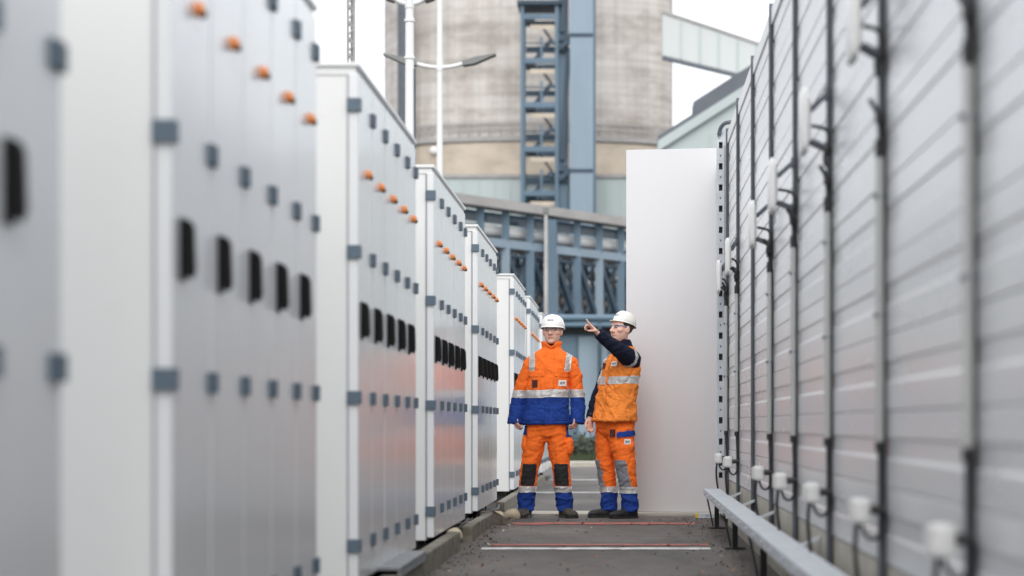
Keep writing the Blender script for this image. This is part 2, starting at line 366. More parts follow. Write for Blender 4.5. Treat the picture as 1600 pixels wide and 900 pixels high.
# fallen leaves and grit on the asphalt
lv = MB(); gv = MB()
for i in range(130):
    k = rnd.random()
    y = rnd.uniform(11.5, 19)
    x = rnd.uniform(-1.1, 0.7) if k < 0.4 else (-1.08 + abs(rnd.gauss(0, 0.15)) if k < 0.7 else 0.72 - abs(rnd.gauss(0, 0.2)))
    s = rnd.uniform(0.008, 0.022); a = rnd.uniform(0, 6.28); t = rnd.uniform(0, 0.014)
    c, d = math.cos(a) * s, math.sin(a) * s
    lv.add([(x - c, y - d, 0.004), (x + d * .6, y - c * .6, 0.006 + t), (x + c, y + d, 0.005 + t), (x - d * .6, y + c * .6, 0.005)], [(0, 1, 2), (0, 2, 3)], 0 if rnd.random() < 0.8 else 1)
for i in range(900):
    y = rnd.uniform(11.5, 19.2); k = rnd.random()
    x = -1.11 + abs(rnd.gauss(0, 0.10)) if k < 0.45 else (0.78 - abs(rnd.gauss(0, 0.17)) if k < 0.85 else rnd.uniform(-1, 0.7))
    s = rnd.uniform(0.003, 0.010)
    gv.add([(x - s, y, 0.002), (x, y - s, 0.002), (x + s, y, 0.002), (x, y + s, 0.002), (x, y, 0.002 + s)], [(0, 1, 4), (1, 2, 4), (2, 3, 4), (3, 0, 4)], 0 if rnd.random() < .7 else 1)
tag(lv.build('fallen_leaves', ['leaf_brown', 'stone']), 'scattered dry brown leaves lying on the asphalt lane', 'leaves', kind='stuff')
tag(gv.build('grit', ['gravel', 'dark_steel']), 'loose grit gathered along both edges of the lane', 'grit', kind='stuff')

# ------------------------------------------------------------------ battery cabinets on the left
XD = -1.22; LEN = 2.62; NP = 5; DW = LEN / NP; ZB, ZT = 0.12, 2.53
HZ = [HC + k * 0.675 for k in (2.17, 1.17, 0.178, -0.83)]
def door_mesh():
    mb = MB(); g_ = 0.005
    mb.box(-0.045, 0, g_, DW - g_, ZB + 0.02, ZT - 0.050)
    return mb.mesh('door', 'door_white', bevel=0.005)
def handle_mesh():
    mb = MB()
    mb.box(0.0005, 0.010, 0.098, 0.146, 1.262, 1.437)
    mb.prism([(0.012, 1.275), (0.030, 1.268), (0.040, 1.29), (0.036, 1.41), (0.026, 1.43), (0.010, 1.432)], 'y', 0.106, 0.138)
    return mb.mesh('handle', 'handle', bevel=0.003)
def hinge_mesh():
    mb = MB(); mb.box(0.0008, 0.014, -0.052, -0.002, -0.030, 0.030); mb.box(0.0008, 0.014, 0.002, 0.052, -0.030, 0.030)
    mb.tube([(0.012, 0, -0.031), (0.012, 0, 0.031)], 0.009, 8)
    return mb.mesh('hinge', 'hinge')
def corner_hinge_mesh():
    mb = MB(); mb.box(-0.052, 0.006, -0.012, -0.0008, -0.030, 0.030); mb.box(0.0008, 0.012, -0.0119, 0.045, -0.030, 0.030)
    return mb.mesh('corner_hinge', 'hinge', bevel=0.002)
def lamp_mesh():
    mb = MB()
    mb.tube([(0.0006, 0, 0), (0.008, 0, 0)], 0.030, 16, 0); mb.tube([(0.008, 0, 0), (0.024, 0, 0), (0.033, 0, 0), (0.036, 0, 0)], [0.028, 0.026, 0.019, 0.008], 16, 0)
    mb.tube([(0.014, 0.012, -0.014), (0.036, 0.014, -0.020), (0.041, 0.014, -0.021)], [0.018, 0.016, 0.008], 12, 1)
    return mb.mesh('warning_lamp', ['orange_lens', 'black'], smooth=True, angle=40)
me_door, me_handle, me_hinge, me_corner, me_lamp = door_mesh(), handle_mesh(), hinge_mesh(), corner_hinge_mesh(), lamp_mesh()
def body_mesh():
    mb = MB(); mb.box(-0.65, -0.052, 0.012, LEN - 0.0, ZB, ZT - 0.03)
    return mb.mesh('cabinet_body', 'cab_white', bevel=0.005)
def frame_mesh():
    mb = MB()
    mb.box(-0.0515, -0.0455, 0.003, LEN - 0.003, ZB + 0.005, ZT - 0.06)
    return mb.mesh('door_gasket', 'seam')
def roof_mesh():
    mb = MB()
    mb.box(-0.66, 0.004, -0.006, LEN + 0.006, ZT - 0.020, ZT)
    mb.box(-0.645, -0.012, 0.006, LEN - 0.006, ZT - 0.058, ZT - 0.021)
    return mb.mesh('roof_cap', 'cab_white', bevel=0.003)
def skirt_mesh():
    mb = MB(); mb.box(-0.60, -0.10, 0.06, LEN - 0.05, 0.085, ZB - 0.001)
    for k in range(6):
        y = 0.08 + k * (LEN - 0.3) / 5
        mb.box(-0.58, -0.09, y, y + 0.10, -0.01, 0.084)
    return mb.mesh('base_frame', 'dark_steel')
me_body, me_frame, me_roof, me_skirt = body_mesh(), frame_mesh(), roof_mesh(), skirt_mesh()
rv = MB()
rv.tube([(0, 0.0118, 0), (0, 0.0114, 0)], [0.017, 0.0165], 14); me_rivet = rv.mesh('end_cap', 'cab_white', smooth=True, angle=30)
cabs = [(1.83, 'cropped white steel cabinet at the left photo edge, nearest the camera'),
        (5.52, 'nearest white cabinet with its whole end panel in view, blurred black handles'),
        (9.40, 'tall white steel cabinet, second with an end panel, left of the lane'),
        (13.12, 'white steel cabinet beside the metal plate on the kerb, middle of the row'),
        (17.06, 'white steel cabinet just before the standing workers, by the timber block'),
        (22.65, 'white steel cabinet directly behind the worker in the blue and orange jacket'),
        (26.60, 'small distant white cabinet behind the left worker, second from the far end'),
        (30.60, 'farthest white cabinet at the far end of the left row')]
for ci, (y0, lab) in enumerate(cabs):
    t = thing('steel_cabinet', lab, 'cabinet', (XD, y0, 0), 0, 'steel cabinets lined up left of the lane')
    rr = random.Random(100 + ci)
    b = obj('cabinet_body', me_body, t)
    obj('door_gasket', me_frame, t); obj('roof_cap', me_roof, t); obj('base_frame', me_skirt, t)
    for k in range(14):
        z = 0.30 + k * 0.222
        if z < 2.45: obj('end_cap', me_rivet, b, (-0.165, 0, z))
    for zi, z in enumerate(HZ): obj('corner_hinge', me_corner, t, (0, 0, z))
    for k in range(NP):
        d = obj('door', me_door, t, (rr.uniform(-.0012, .0012), k * DW, 0), (0, 0, R(rr.uniform(-.06, .06))))
        obj('handle', me_handle, d); obj('warning_lamp', me_lamp, d, (0, 0.31, 2.05)).scale = (.74, .74, .74)
        for z in HZ: obj('hinge', me_hinge, d, (0, DW if k < NP - 1 else DW - 0.055, z))

# kerb stones in front of the cabinets
kerb = tag(thing('kerb', None, None), kind='structure')
def kerb_stone(y, ln, x, h, rot=0):
    mb = MB(); mb.box(-0.04, 0.04, 0.004, ln - 0.004, -0.05, h)
    o = mb.build('kerb_stone', 'kerb', kerb, bevel=0.012); o.location = (x, y, 0); o.rotation_euler = (0, 0, R(rot)); return o
for y, ln, x, h, r_ in [(9.2, 1.0, -1.165, .12, 0), (10.2, 1.0, -1.165, .12, 0), (11.2, 1.0, -1.165, .13, 0), (12.2, .62, -1.165, .13, 0), (12.82, .62, -1.165, .13, .3), (13.44, .62, -1.165, .13, -.4),
                    (15.05, .8, -1.155, .115, .6), (15.85, .75, -1.155, .115, 0), (16.6, .8, -1.15, .11, .5),
                    (19.9, .9, -1.20, .11, 0), (20.8, .9, -1.20, .11, 0), (21.7, .9, -1.20, .11, 0), (22.6, .9, -1.20, .11, 0), (23.5, .9, -1.20, .11, 0), (24.4, .9, -1.20, .11, 0), (25.3, .9, -1.20, .11, 0),
                    (26.2, 1, -1.20, .11, 0), (27.2, 1, -1.20, .11, 0), (28.2, 1, -1.20, .11, 0), (29.2, 1, -1.20, .11, 0)]:
    kerb_stone(y, ln, x, h, r_)
tb = MB().add([(-2.2, 1.0, 0.004), (-1.205, 1.0, 0.004), (-1.205, 34, 0.004), (-2.2, 34, 0.004)], [(0, 1, 2, 3)])
tag(tb.build('soil_bed', 'soil'), kind='structure')
# steel plate over the kerb
t = thing('steel_plate', 'galvanised steel cover plate lying on the kerb at the bottom', 'plate', (-1.23, 10.0, 0.14))
MB().box(-0.05, 0.12, 0.15, 1.5, 0.0, 0.018).build('plate', 'plate_steel', t, bevel=0.004)
MB().box(0.105, 0.12, 0.16, 1.49, -0.035, -0.001).build('folded_edge', 'plate_steel', t)
# timber block
t = thing('timber_block', 'dark weathered timber block leaning at the end of the kerb', 'block', (-1.07, 17.55, 0), R(8))
MB().prism([(-0.20, 0.0), (0.085, 0.0), (0.085, 0.055), (0.02, 0.075), (-0.02, 0.10), (-0.20, 0.125)], 'y', 0, 0.35).build('timber_core', 'wood', t, bevel=0.006)
MB().prism([(-0.04, 0.1085), (0.02, 0.079), (0.03, 0.083), (-0.035, 0.118)], 'y', -0.005, 0.36).build('timber_strip', 'wood', t)
# stones
def stone(loc, r, lab, seed):
    mb = MB(); mb.ball((0, 0, 0), r, 10, 7)
    mb.v = [tuple(Vector(v) * (1 + 0.35 * noise.noise(Vector(v) * 14 + Vector((seed, 0, 0))))) for v in mb.v]
    o = mb.build('stone', 'stone', smooth=True, angle=35); o.location = loc; return tag(o, lab, 'stone', 'loose stones on the kerb')
stone((-1.17, 14.12, 0.10), (0.055, 0.07, 0.055), 'pale broken stone at the gap between two kerb runs', 3)
stone((-1.13, 18.10, 0.045), (0.075, 0.09, 0.06), 'pale broken stone beside the dark timber block', 8)
stone((-1.03, 18.75, 0.035), (0.08, 0.10, 0.055), 'smaller pale stone behind the timber block near the white strip', 5)
# tangle of dark hoses under the cabinets
for hi, (y0, y1, lab) in enumerate([(13.2, 15.1, 'tangled black hoses under the cabinet beside the metal plate'), (15.1, 17.0, 'black hoses lying in the gap before the worker-side cabinet'), (17.2, 19.4, 'black hoses under the cabinet just before the workers')]):
    mb = MB(); rr = random.Random(40 + hi)
    for k in range(5):
        x = -1.40 + 0.045 * k
        pts = [(x + rr.uniform(-.03, .03), y0 + (y1 - y0) * i / 9, 0.045 + rr.uniform(-.02, .06)) for i in range(10)]
        mb.tube(curve(pts, 5), 0.017, 6)
    tag(mb.build('hose_bundle', 'black', smooth=True), lab, 'hose', 'black hoses under the cabinets')

# ------------------------------------------------------------------ clad container wall on the right
XW = 0.89; BP = 0.2595; B0 = 0.395; TOP = 3.35
POSTS = [1.66, 3.43, 5.2, 6.98, 8.76, 10.52, 12.24, 13.98, 15.80, 17.42]
YE = 17.62
cont = thing('clad_container', 'long pale grey container wall of horizontal boards along the right', 'container')
MB().box(XW + 0.03, XW + 2.4, POSTS[0], YE, 0.42, TOP - 0.004).build('inner_body', 'board', cont)
mb = MB(); mb.box(XW + 0.004, XW + 2.4, POSTS[0], YE, -0.03, 0.388); mb.build('plinth', 'plinth', cont, bevel=0.006)
MB().box(XW - 0.012, XW + 2.41, POSTS[0], YE + 0.005, TOP - 0.10, TOP).build('top_flashing', 'board', cont, bevel=0.004)
def board_mesh(ln):
    h = BP - 0.003
    return MB().prism([(0.028, 0.0), (0.0015, 0.0), (0.0, 0.003), (0.0, 0.092), (0.006, 0.104), (0.006, 0.163), (0.001, 0.166), (0.0, 0.170), (0.0, h - 0.004), (0.002, h), (0.028, h)], 'y', 0.006, ln - 0.006).mesh('board', 'board')
bms = {}
ys = POSTS + [YE]
for i in range(len(ys) - 1):
    ln = round(ys[i + 1] - ys[i], 3)
    if ln not in bms: bms[ln] = board_mesh(ln)
    rr = random.Random(i)
    for k in range(11):
        obj('board', bms[ln], cont, (XW + rr.uniform(-.0015, .0015), ys[i], B0 + k * BP))
pm = MB(); pm.box(-0.024, 0.0, -0.014, 0.018, 0.2, TOP + 0.03, 0); pm.box(-0.010, -0.0005, -0.036, -0.0185, 0.2, TOP + 0.01, 1); pm.box(-0.012, -0.0005, 0.0225, 0.036, 0.2, TOP + 0.01, 1)
me_post = pm.mesh('post', ['post', 'gasket'])
for y in POSTS[1:]: obj('post', me_post, cont, (XW, y, 0))
# end channel with slots, and the door that stands open at right angles
ch = MB()
x0, x1, yc = 0.804, 0.868, 17.70
ch.box(x0, x0 + 0.016, yc, yc + 0.05, 0.40, 3.40, 0); ch.box(x1 - 0.016, x1, yc, yc + 0.05, 0.40, 3.40, 0); ch.box(x0 + 0.002, x1 - 0.002, yc + 0.045, yc + 0.055, 0.40, 3.39, 1)
z = 0.45
k = 0
while z < 3.33:
    hh = 0.055 if k % 2 == 0 else 0.018
    ch.box(x0 + 0.015, x1 - 0.015, yc + 0.002, yc + 0.04, z, z + 0.055, 0)
    if k % 2: ch.box(x0 + 0.0155, x0 + 0.028, yc + 0.003, yc + 0.04, z + 0.055, z + 0.055 + hh, 0); ch.box(x1 - 0.028, x1 - 0.0155, yc + 0.003, yc + 0.04, z + 0.055, z + 0.055 + hh, 0)
    z += 0.055 + hh; k += 1
ch.build('slotted_channel', ['galv', 'gasket'], cont)
MB().box(0.885, 3.2, 17.65, 19.33, 0.05, 3.30).build('end_bay', 'panel_white', cont)
MB().tube([(0.878, 17.9, 0.42), (0.878, 17.9, 3.34)], 0.012, 10).build('end_pipe', 'conduit', cont, smooth=True, angle=60)
MB().tube(curve([(0.82, 17.68, 3.36), (0.835, 17.66, 3.42), (0.87, 17.62, 3.455), (0.93, 17.58, 3.46)], 6), 0.018, 8).build('top_bend', 'post', cont, smooth=True)
dr = MB(); dr.box(-0.862, 0.0, 0, 0.045, 0.03, 3.475)
d = dr.build('open_door', 'panel_white', cont, bevel=0.004); d.location = (0.872, 19.36, 0); d.rotation_euler = (0, 0, R(-9)); d['label'] = 'tall blank white door standing open behind the right worker'
MB().box(-0.858, -0.006, -0.006, -0.0005, 0.035, 0.05).build('bottom_seal', 'lt_grey_plastic', d)

# conduits, antennas, junction boxes along the wall
def conduit(y, ztop, lab):
    t = thing('cable_conduit', lab, 'conduit', (XW - 0.026, y - 0.060, 0), 0, 'cable conduits on the right wall')
    MB().tube([(0, 0, 0.80), (0, 0, ztop)], 0.014, 10).build('pipe', 'conduit', t, smooth=True, angle=60)
    MB().tube([(0, 0, 0.775), (0, 0, 0.81)], 0.016, 10).build('end_cap', 'black', t)
    MB().tube([(0, 0, ztop - 0.03), (0, 0, ztop + 0.03)], 0.016, 10).build('end_cap', 'black', t)
    MB().tube(curve([(0, 0, ztop), (0.002, 0.01, ztop + 0.06), (-0.004, 0.02, ztop + 0.12), (-0.03, 0.03, ztop + 0.17)], 5), 0.009, 6).build('cable', 'black', t, smooth=True)
    MB().tube([(0, 0, ztop + 0.085), (0, 0, ztop + 0.12)], 0.016, 8).build('connector', 'black', t)
    for zz in (0.95 + (ztop - 0.95) * 0.33, 0.95 + (ztop - 0.95) * 0.8):
        MB().box(-0.020, 0.025, -0.012, 0.012, zz, zz + 0.014).build('clip', 'post', t)
def antenna(y, z, out, lab):
    t = thing('panel_antenna', lab, 'antenna', (XW, y, z), 0, 'white panel antennas on the right wall')
    mb = MB()
    pr = []
    for (u, s) in ((-0.016, 0.93), (-0.011, 0.985), (0.0, 1.0), (0.010, 0.985)):
        pr.append([( -out + u, math.copysign(abs(math.cos(q)) ** 0.30, math.cos(q)) * 0.105 * s, math.copysign(abs(math.sin(q)) ** 0.30, math.sin(q)) * 0.140 * s) for q in [2 * math.pi * j / 28 for j in range(28)]])
    vs = [p for ring in pr for p in ring]; n = 28
    fs = [(i * n + j, i * n + (j + 1) % n, (i + 1) * n + (j + 1) % n, (i + 1) * n + j) for i in range(3) for j in range(n)] + [tuple(range(n)), tuple(3 * n + j for j in range(n))]
    mb.add(vs, fs); mb.build('radome', 'white_plastic', t, smooth=True, angle=50)
    bk = MB(); bk.box(-out + 0.011, -out + 0.024, -0.06, 0.06, -0.09, 0.09); bk.build('back_plate', 'lt_grey_plastic', t, bevel=0.004)
    for zz, tilt in ((0.085, 0.035), (-0.10, -0.015)):
        br = MB(); br.obox((-out + 0.028, -0.01, zz - tilt), (-0.024, 0.0, zz + tilt), 0.05, 0.022); br.box(-0.032, -0.0225, -0.03, 0.03, zz + tilt - 0.025, zz + tilt + 0.025)
        br.build('bracket', 'post', t)
    MB().tube(curve([(-out + 0.03, -0.03, -0.02), (-0.03, -0.045, -0.04), (-0.018, -0.06, -0.10), (-0.04, -0.07, -0.15), (-0.035, -0.075, -0.2)], 6), 0.008, 6).build('cable', 'black', t, smooth=True)
def junction(y, lab):
    t = thing('junction_box', lab, 'junction box', (XW - 0.03, y - 0.03, 0.575), 0, 'white junction boxes low on the right wall')
    n = 16
    MB().box(-0.090, -0.026, -0.05, 0.05, -0.042, 0.044).build('box', 'white_plastic', t, bevel=0.018)
    MB().box(-0.097, -0.0905, -0.04, 0.04, -0.034, 0.036).build('lid', 'white_plastic', t, bevel=0.003)
    MB().tube([(-0.030, -0.05, 0.005), (0.02, -0.05, 0.006)], 0.016, 8).build('connector', 'black', t)
    MB().tube(curve([(0.004, -0.032, 0.205), (0.006, -0.036, 0.13), (0.012, -0.04, 0.04), (0.008, -0.04, -0.06), (-0.012, -0.03, -0.095), (-0.04, -0.02, -0.085), (-0.055, -0.01, -0.045)], 6), 0.0065, 6).build('cable_loop', 'black', t, smooth=True)
    MB().tube(curve([(-0.07, -0.02, -0.03), (-0.078, -0.02, -0.12), (-0.066, -0.015, -0.24), (-0.04, 0.0, -0.33), (0.0, 0.0, -0.36)], 6), 0.008, 6).build('feed_cable', 'black', t, smooth=True)
    MB().box(-0.010, 0.028, -0.03, 0.03, -0.40, -0.34).build('gland', 'lt_grey_plastic', t, bevel=0.004)
order = ['nearest', 'second', 'third', 'fourth', 'fifth', 'sixth', 'seventh']
spots = [(5.2, 2.19, .11), (6.98, 2.24, .11), (8.76, 2.16, .12), (10.52, 2.09, .13), (12.24, 2.06, .125), (15.80, 2.16, .09), (17.42, 2.12, .085)]
alab = ['white panel antenna above the rightmost black wall post, cut by the top edge', 'large blurred white panel antenna at the top right, nearest whole one', 'white panel antenna left of the large blurred one, high on the right wall',
        'white panel antenna with dark forked bracket, middle of the right wall', 'white panel antenna below the forked bracket one, middle of the right wall', 'small white panel antenna near the slotted channel, higher of the last two', 'farthest small white panel antenna overlapping the slotted channel']
for (y, z, o), lab in zip(spots, alab): antenna(y, z, o, lab)
for i, y in enumerate([5.2, 6.98, 8.76, 10.52, 12.24, 15.80, 17.42]):
    conduit(y, 1.80 if i < 5 else 1.90, 'pale grey cable conduit, %s from the camera along the right wall' % order[i])
for i, y in enumerate([5.2, 6.98, 8.76, 10.52, 12.24, 15.80, 17.42]):
    junction(y, 'white junction box with black cable loop, %s from the camera low on the right wall' % order[i])

# galvanised rail on feet
t = thing('guard_rail', 'long galvanised steel rail on feet along the foot of the right wall', 'rail', (0, 0, 0))
rb = MB(); rb.prism([(0.665, 0.325), (0.80, 0.325), (0.80, 0.27), (0.79, 0.27), (0.79, 0.312), (0.675, 0.312), (0.675, 0.27), (0.665, 0.27)], 'y', 1.8, 17.2)
rb.build('rail_beam', 'galv', t)
for k, y in enumerate([2.6, 5.5, 8.4, 11.3, 14.2, 17.0]):
    l = MB(); l.box(0.752, 0.788, y - 0.02, y + 0.02, 0.012, 0.311); l.box(0.70, 0.84, y - 0.06, y + 0.06, 0.0, 0.011); l.obox((0.74, y, 0.02), (0.685, y, 0.28), 0.012, 0.03); l.build('leg', 'dark_steel', t)
for k in range(24):
    y = 2.3 + k * 0.63
    MB().tube([(0.6648, y, 0.30), (0.658, y, 0.30)], 0.011, 6).build('bolt', 'galv', t)
for k, y in enumerate([6.2, 9.3, 12.1, 13.9, 15.5]):
    MB().prism([(0.80, 0.300), (0.888, 0.34), (0.888, 0.355), (0.80, 0.318)], 'y', y, y + 0.05).build('wall_bracket', 'galv', t)

# small spirit level on the ground
t = thing('spirit_level', 'small grey spirit level with a yellow end lying before the white door', 'level', (0.66, 18.86, 0))
MB().box(0.022, 0.21, 0, 0.022, 0.0, 0.045).build('bar', 'galv', t, bevel=0.003)
MB().box(0.0, 0.0215, -0.002, 0.024, -0.0005, 0.047).build('end_block', 'yellow', t, bevel=0.003)
MB().box(0.09, 0.125, -0.002, 0.0, 0.015, 0.033).build('vial', 'lens', t)

# ------------------------------------------------------------------ lamp posts
def lamp_post(px, Y, ztop, r, lab, arm_py=None, span=1.15):
    p = at(px, 662, Y); t = thing('street_lamp', lab, 'street lamp', (p.x, Y, 0), 0, 'lamp posts beyond the cabinets')
    MB().tube([(0, 0, 0), (0, 0, 2), (0, 0, ztop)], [r * 1.35, r * 1.2, r * 0.9], 12).build('pole', 'lamp_white', t, smooth=True, angle=60)
    if arm_py is not None:
        za = at(px, arm_py, Y).z
        MB().tube([(0, 0, za - 0.12), (0, 0, za + 0.12)], r * 1.15, 12).build('collar', 'lamp_white', t, smooth=True, angle=60)
        for s in (-1, 1):
            a = MB().tube(curve([(0, 0, za - 0.06), (s * span * 0.22, 0, za - 0.035), (s * span * 0.44, 0, za + 0.02)], 5), 0.04, 8).build('arm', 'lamp_white', t, smooth=True)
            MB().prism([(s * span * 0.40, za + 0.055), (s * span * 0.42, za - 0.03), (s * span * 0.62, za + 0.005), (s * span, za + 0.185), (s * span, za + 0.205), (s * span * 0.62, za + 0.13)], 'y', -0.13, 0.13).build('lamp_head', 'lamp_head', t)
    return t
lamp_post(687, 40, 10.5, 0.055, 'slender white lamp post with two curved arms in front of the silo', 101, 1.1)
t = lamp_post(640, 30, 9.0, 0.062, 'thicker white mast with a joint collar, left of the twin armed lamp', 0, 0.55)
for py in (32, 90): MB().tube([(0, 0, at(640, py + 2, 30).z), (0, 0, at(640, py - 2, 30).z)], 0.078, 12).build('collar', 'lamp_white', t)
MB().tube([(0.075, 0, 3), (0.075, 0, at(650, 107, 30).z)], 0.018, 6).build('riser_pipe', 'post', t)
# lattice mast behind the second cabinet
p = at(549, 662, 33); t = thing('lattice_mast', 'thin pale lattice mast rising behind the cabinets at the left', 'mast', (p.x, 33, 0))
for sx, sy in ((-1, -1), (1, -1), (0, 1)): MB().tube([(sx * .05, sy * .05, 0), (sx * .05, sy * .05, 9)], 0.022, 6).build('chord', 'beam_grey', t)
lt = MB()
for k in range(60):
    z = 1 + k * 0.13; s = 1 if k % 2 else -1
    lt.obox((-.05 * s, -.05, z), (.05 * s, -.05, z + .13), 0.02, 0.02); lt.obox((0.05 * s, -.05, z), (0, .05, z + .13), 0.02, 0.02)
tag(lt.build('lacing', 'beam_grey', t), kind='stuff')

# ------------------------------------------------------------------ silo and plant behind
def cyl_shell(cx, cyy, r, z0, z1, name, m, parent, n=96, rr=None):
    mb = MB(); mb.tube([(0, 0, z0), (0, 0, z1)], r, n, side=(1, 0, 0)); o = mb.build(name, m, parent, smooth=True, angle=30); return o
YS = 141.0; sc = FPX / YS
t = thing('concrete_silo', 'huge round stained concrete silo behind the stair tower', 'silo', ((842 - VX) / sc, YS - 3, 0)); t.scale = (1, .42, 1)
cyl_shell(0, 0, 9.15, 17.5, 60, 'shell', 'silo', t)
cyl_shell(0, 0, 9.35, 0, 19.3, 'collar', 'silo_plinth', t)
rg = MB()
rg.tube([(0, 0, 19.4), (0, 0, 19.7)], 9.62, 96, side=(1, 0, 0)); rg.build('ring_walkway', 'beam_grey', t, smooth=True, angle=30)
rr_ = MB()
for zz in (20.15, 20.55): 
    pts = [(9.6 * math.cos(q), 9.6 * math.sin(q), zz) for q in [math.pi + math.pi * i / 40 for i in range(41)]]
    rr_.tube(pts, 0.05, 5)
for i in range(41):
    q = math.pi + math.pi * i / 40; rr_.tube([(9.6 * math.cos(q), 9.6 * math.sin(q), 19.7), (9.6 * math.cos(q), 9.6 * math.sin(q), 20.55)], 0.04, 5)
rr_.build('walkway_railing', 'beam_grey', t)
for (a, zz) in ((-133, 18.9),):
    q = R(a); MB().ball((9.75 * math.cos(q), 9.75 * math.sin(q), zz), (.32, .2, .26), 12, 8).build('floodlight', 'white_plastic' if a < -120 else 'red_paint', t, smooth=True)
t = thing('concrete_silo', 'second concrete silo half hidden left of the big one', 'silo', ((812 - VX) / FPX * 166, 166, 0))
cyl_shell(0, 0, 10.9, 0, 60, 'shell', 'silo', t)
p = at(628, 662, 134); t = thing('crevice_shade', 'dark grey vertical tube added as the shade of the crevice between the two silos', 'duct', (p.x, 135.5, 0))  # no real duct: dark tube added to stand in for the crevice's shade
MB().tube([(0, 0, 0), (0, 0, 58)], 0.46, 20).build('shade_tube', 'post', t, smooth=True, angle=60)
for zz in range(4, 56, 6): MB().tube([(0, 0, zz), (0, 0, zz + .2)], 0.47, 20).build('flange', 'post', t, smooth=True, angle=60)  # rings on the added shade tube, same dark grey

# pale base building
YB = 129.0; a0 = at(660, 278, YB); a1 = at(1040, 278, YB)
t = thing('process_building', 'pale green clad building at the foot of the silo', 'building', (0, 0, 0))
MB().box(a0.x, a1.x, YB, YB + 5, 0, a0.z).build('wall', 'pale_green', t)
MB().box(a0.x - .1, a1.x + .1, YB - .12, YB + 5.1, a0.z, a0.z + .22).build('roof_edge', 'beam_grey', t)
for k in range(15):
    x = a0.x + 0.5 + k * 1.0
    if x < a1.x: MB().box(x, x + 0.06, YB - .05, YB - .002, 0.2, a0.z - .002).build('cladding_rib', 'pale_green', t)

# blue stair tower
YT = 126.5; st = FPX / YT
def TX(px): return (px - VX) / st
def TZ(py): return HC + (VY - py) / st
t = thing('stair_tower', 'open blue steel stair tower climbing the silo front', 'stair tower', (TX(843), YT, 0))
wx = (870 - 816) / 2 / st; dy = 2.3
for sx in (-1, 1):
    for yy in (0, dy): MB().box(sx * wx - .11, sx * wx + .11, yy - .11, yy + .11, 0, TZ(8)).build('corner_post', 'blue_steel', t)
for k in range(-3, 5):
    zz = TZ(302 - 69 * k); nz_ = zz + 69 / st
    if zz < 0: continue
    l = MB(); l.box(-wx + .12, wx - .12, -.09, .09, zz - .16, zz + .16); l.box(-wx + .12, wx - .12, dy - .09, dy + .09, zz - .16, zz + .16)
    l.box(-wx + .13, -wx + .75, .1, dy - .1, zz - .03, zz + .04); l.build('landing', 'blue_steel', t)
    if k == 4: continue
    f = MB(); mid = (zz + nz_) / 2
    for i in range(8):
        u = i / 8
        f.box(-wx + .75 + u * 1.0, -wx + .90 + u * 1.0, .15, dy * .45, zz + u * (mid - zz), zz + u * (mid - zz) + .05)
        f.box(wx - .30 - u * 1.0, wx - .15 - u * 1.0, dy * .55, dy - .15, mid + u * (nz_ - mid), mid + u * (nz_ - mid) + .05)
    f.obox((-wx + .7, .14, zz), (wx - .3, .14, mid), .06, .26); f.build('stair_flight', 'blue_dark', t)
    MB().box(-wx + .5, wx - .13, -.02, .02, zz + 1.95, zz + 2.22).build('kick_plate', 'silo_plinth', t)
    h = MB()
    for zq in (.55, .8, 1.05): h.box(-wx + .12, wx - .12, -.03, .03, zz + zq, zz + zq + .07)
    h.build('railing', 'blue_dark', t)
    MB().box(.05, .19, -.08, .08, zz + .16, mid + .1).build('mid_post', 'blue_steel', t)
    MB().box(-wx + .14, wx - .14, dy - .02, dy + .02, zz + .9, zz + 1.25).build('mesh_panel', 'blue_dark', t)
MB().box(-wx - .3, wx + .3, -.35, dy + .3, TZ(8), TZ(2)).build('head_platform', 'blue_dark', t)
# blue ducts
t = thing('flue_duct', 'broad light blue square duct right of the stair tower', 'duct', (TX(909), YT, 0))
MB().box(-.72, .72, -.5, .9, 0, 50).build('duct_body', 'blue_light', t)
MB().box(.60, .86, -.25, .6, 0, 50).build('side_rib', 'blue_steel', t)
for py in (57, 268): MB().box(-.78, .70, -.56, .8, TZ(py + 2.5), TZ(py - 2.5)).build('flange', 'blue_dark', t)
t = thing('flue_duct', 'narrow mid blue duct between stair tower and broad duct', 'duct', (TX(880), YT, 0))
MB().box(-.34, .30, .2, 1.0, 0, 50).build('duct_body', 'blue_steel', t)
for py in (66, 270):
    b = MB(); b.obox((-.2, -.1, TZ(py + 10)), (.52, -.2, TZ(py - 4)), .3, .3); b.box(-.32, .3, -.1, .199, TZ(py + 14), TZ(py + 2)); b.box(-.32, .3, -.1, .199, TZ(py - 2), TZ(py - 12)); b.build('bracket', 'blue_dark', t)
for (pa, pb) in ((250, 75), (50, -120)):
    MB().obox((-.05, -.0, TZ(pa)), (.36, -.0, TZ(pb)), .28, .2).build('brace', 'blue_dark', t)

# pipe bridge running away to the right
A = Vector((-6.375, 80.0, 0)); B = Vector((0.10, 89.4, 0)); DIR = (B - A).normalized(); NRM = Vector((DIR.y, -DIR.x, 0)); LB = (B - A).length
t = thing('pipe_bridge', 'blue steel pipe bridge with trusses crossing behind the workers', 'bridge')
def bp(s, z, off=0.0): q = A + DIR * s + NRM * off; return (q.x, q.y, z)
S0, S1 = -3.0, LB + 3
MB().obox(bp(S0, 9.55, .3), bp(S1, 9.55, .3), .9, .36).build('roof_beam', 'beam_grey', t)
MB().obox(bp(S0, 8.05, .25), bp(S1, 8.05, .25), .35, .34).build('deck_girder', 'blue_light', t)
MB().obox(bp(S0, 7.62, .1), bp(S1, 7.62, .1), .3, .12).build('flange', 'blue_dark', t)
MB().obox(bp(S0, 5.25, .25), bp(S1, 5.25, .25), .35, .32).build('bottom_chord', 'blue_steel', t)
MB().obox(bp(S0, 9.12, -.35), bp(S1, 9.12, -.35), .1, .44).build('rear_screen', 'glass_dark', t)
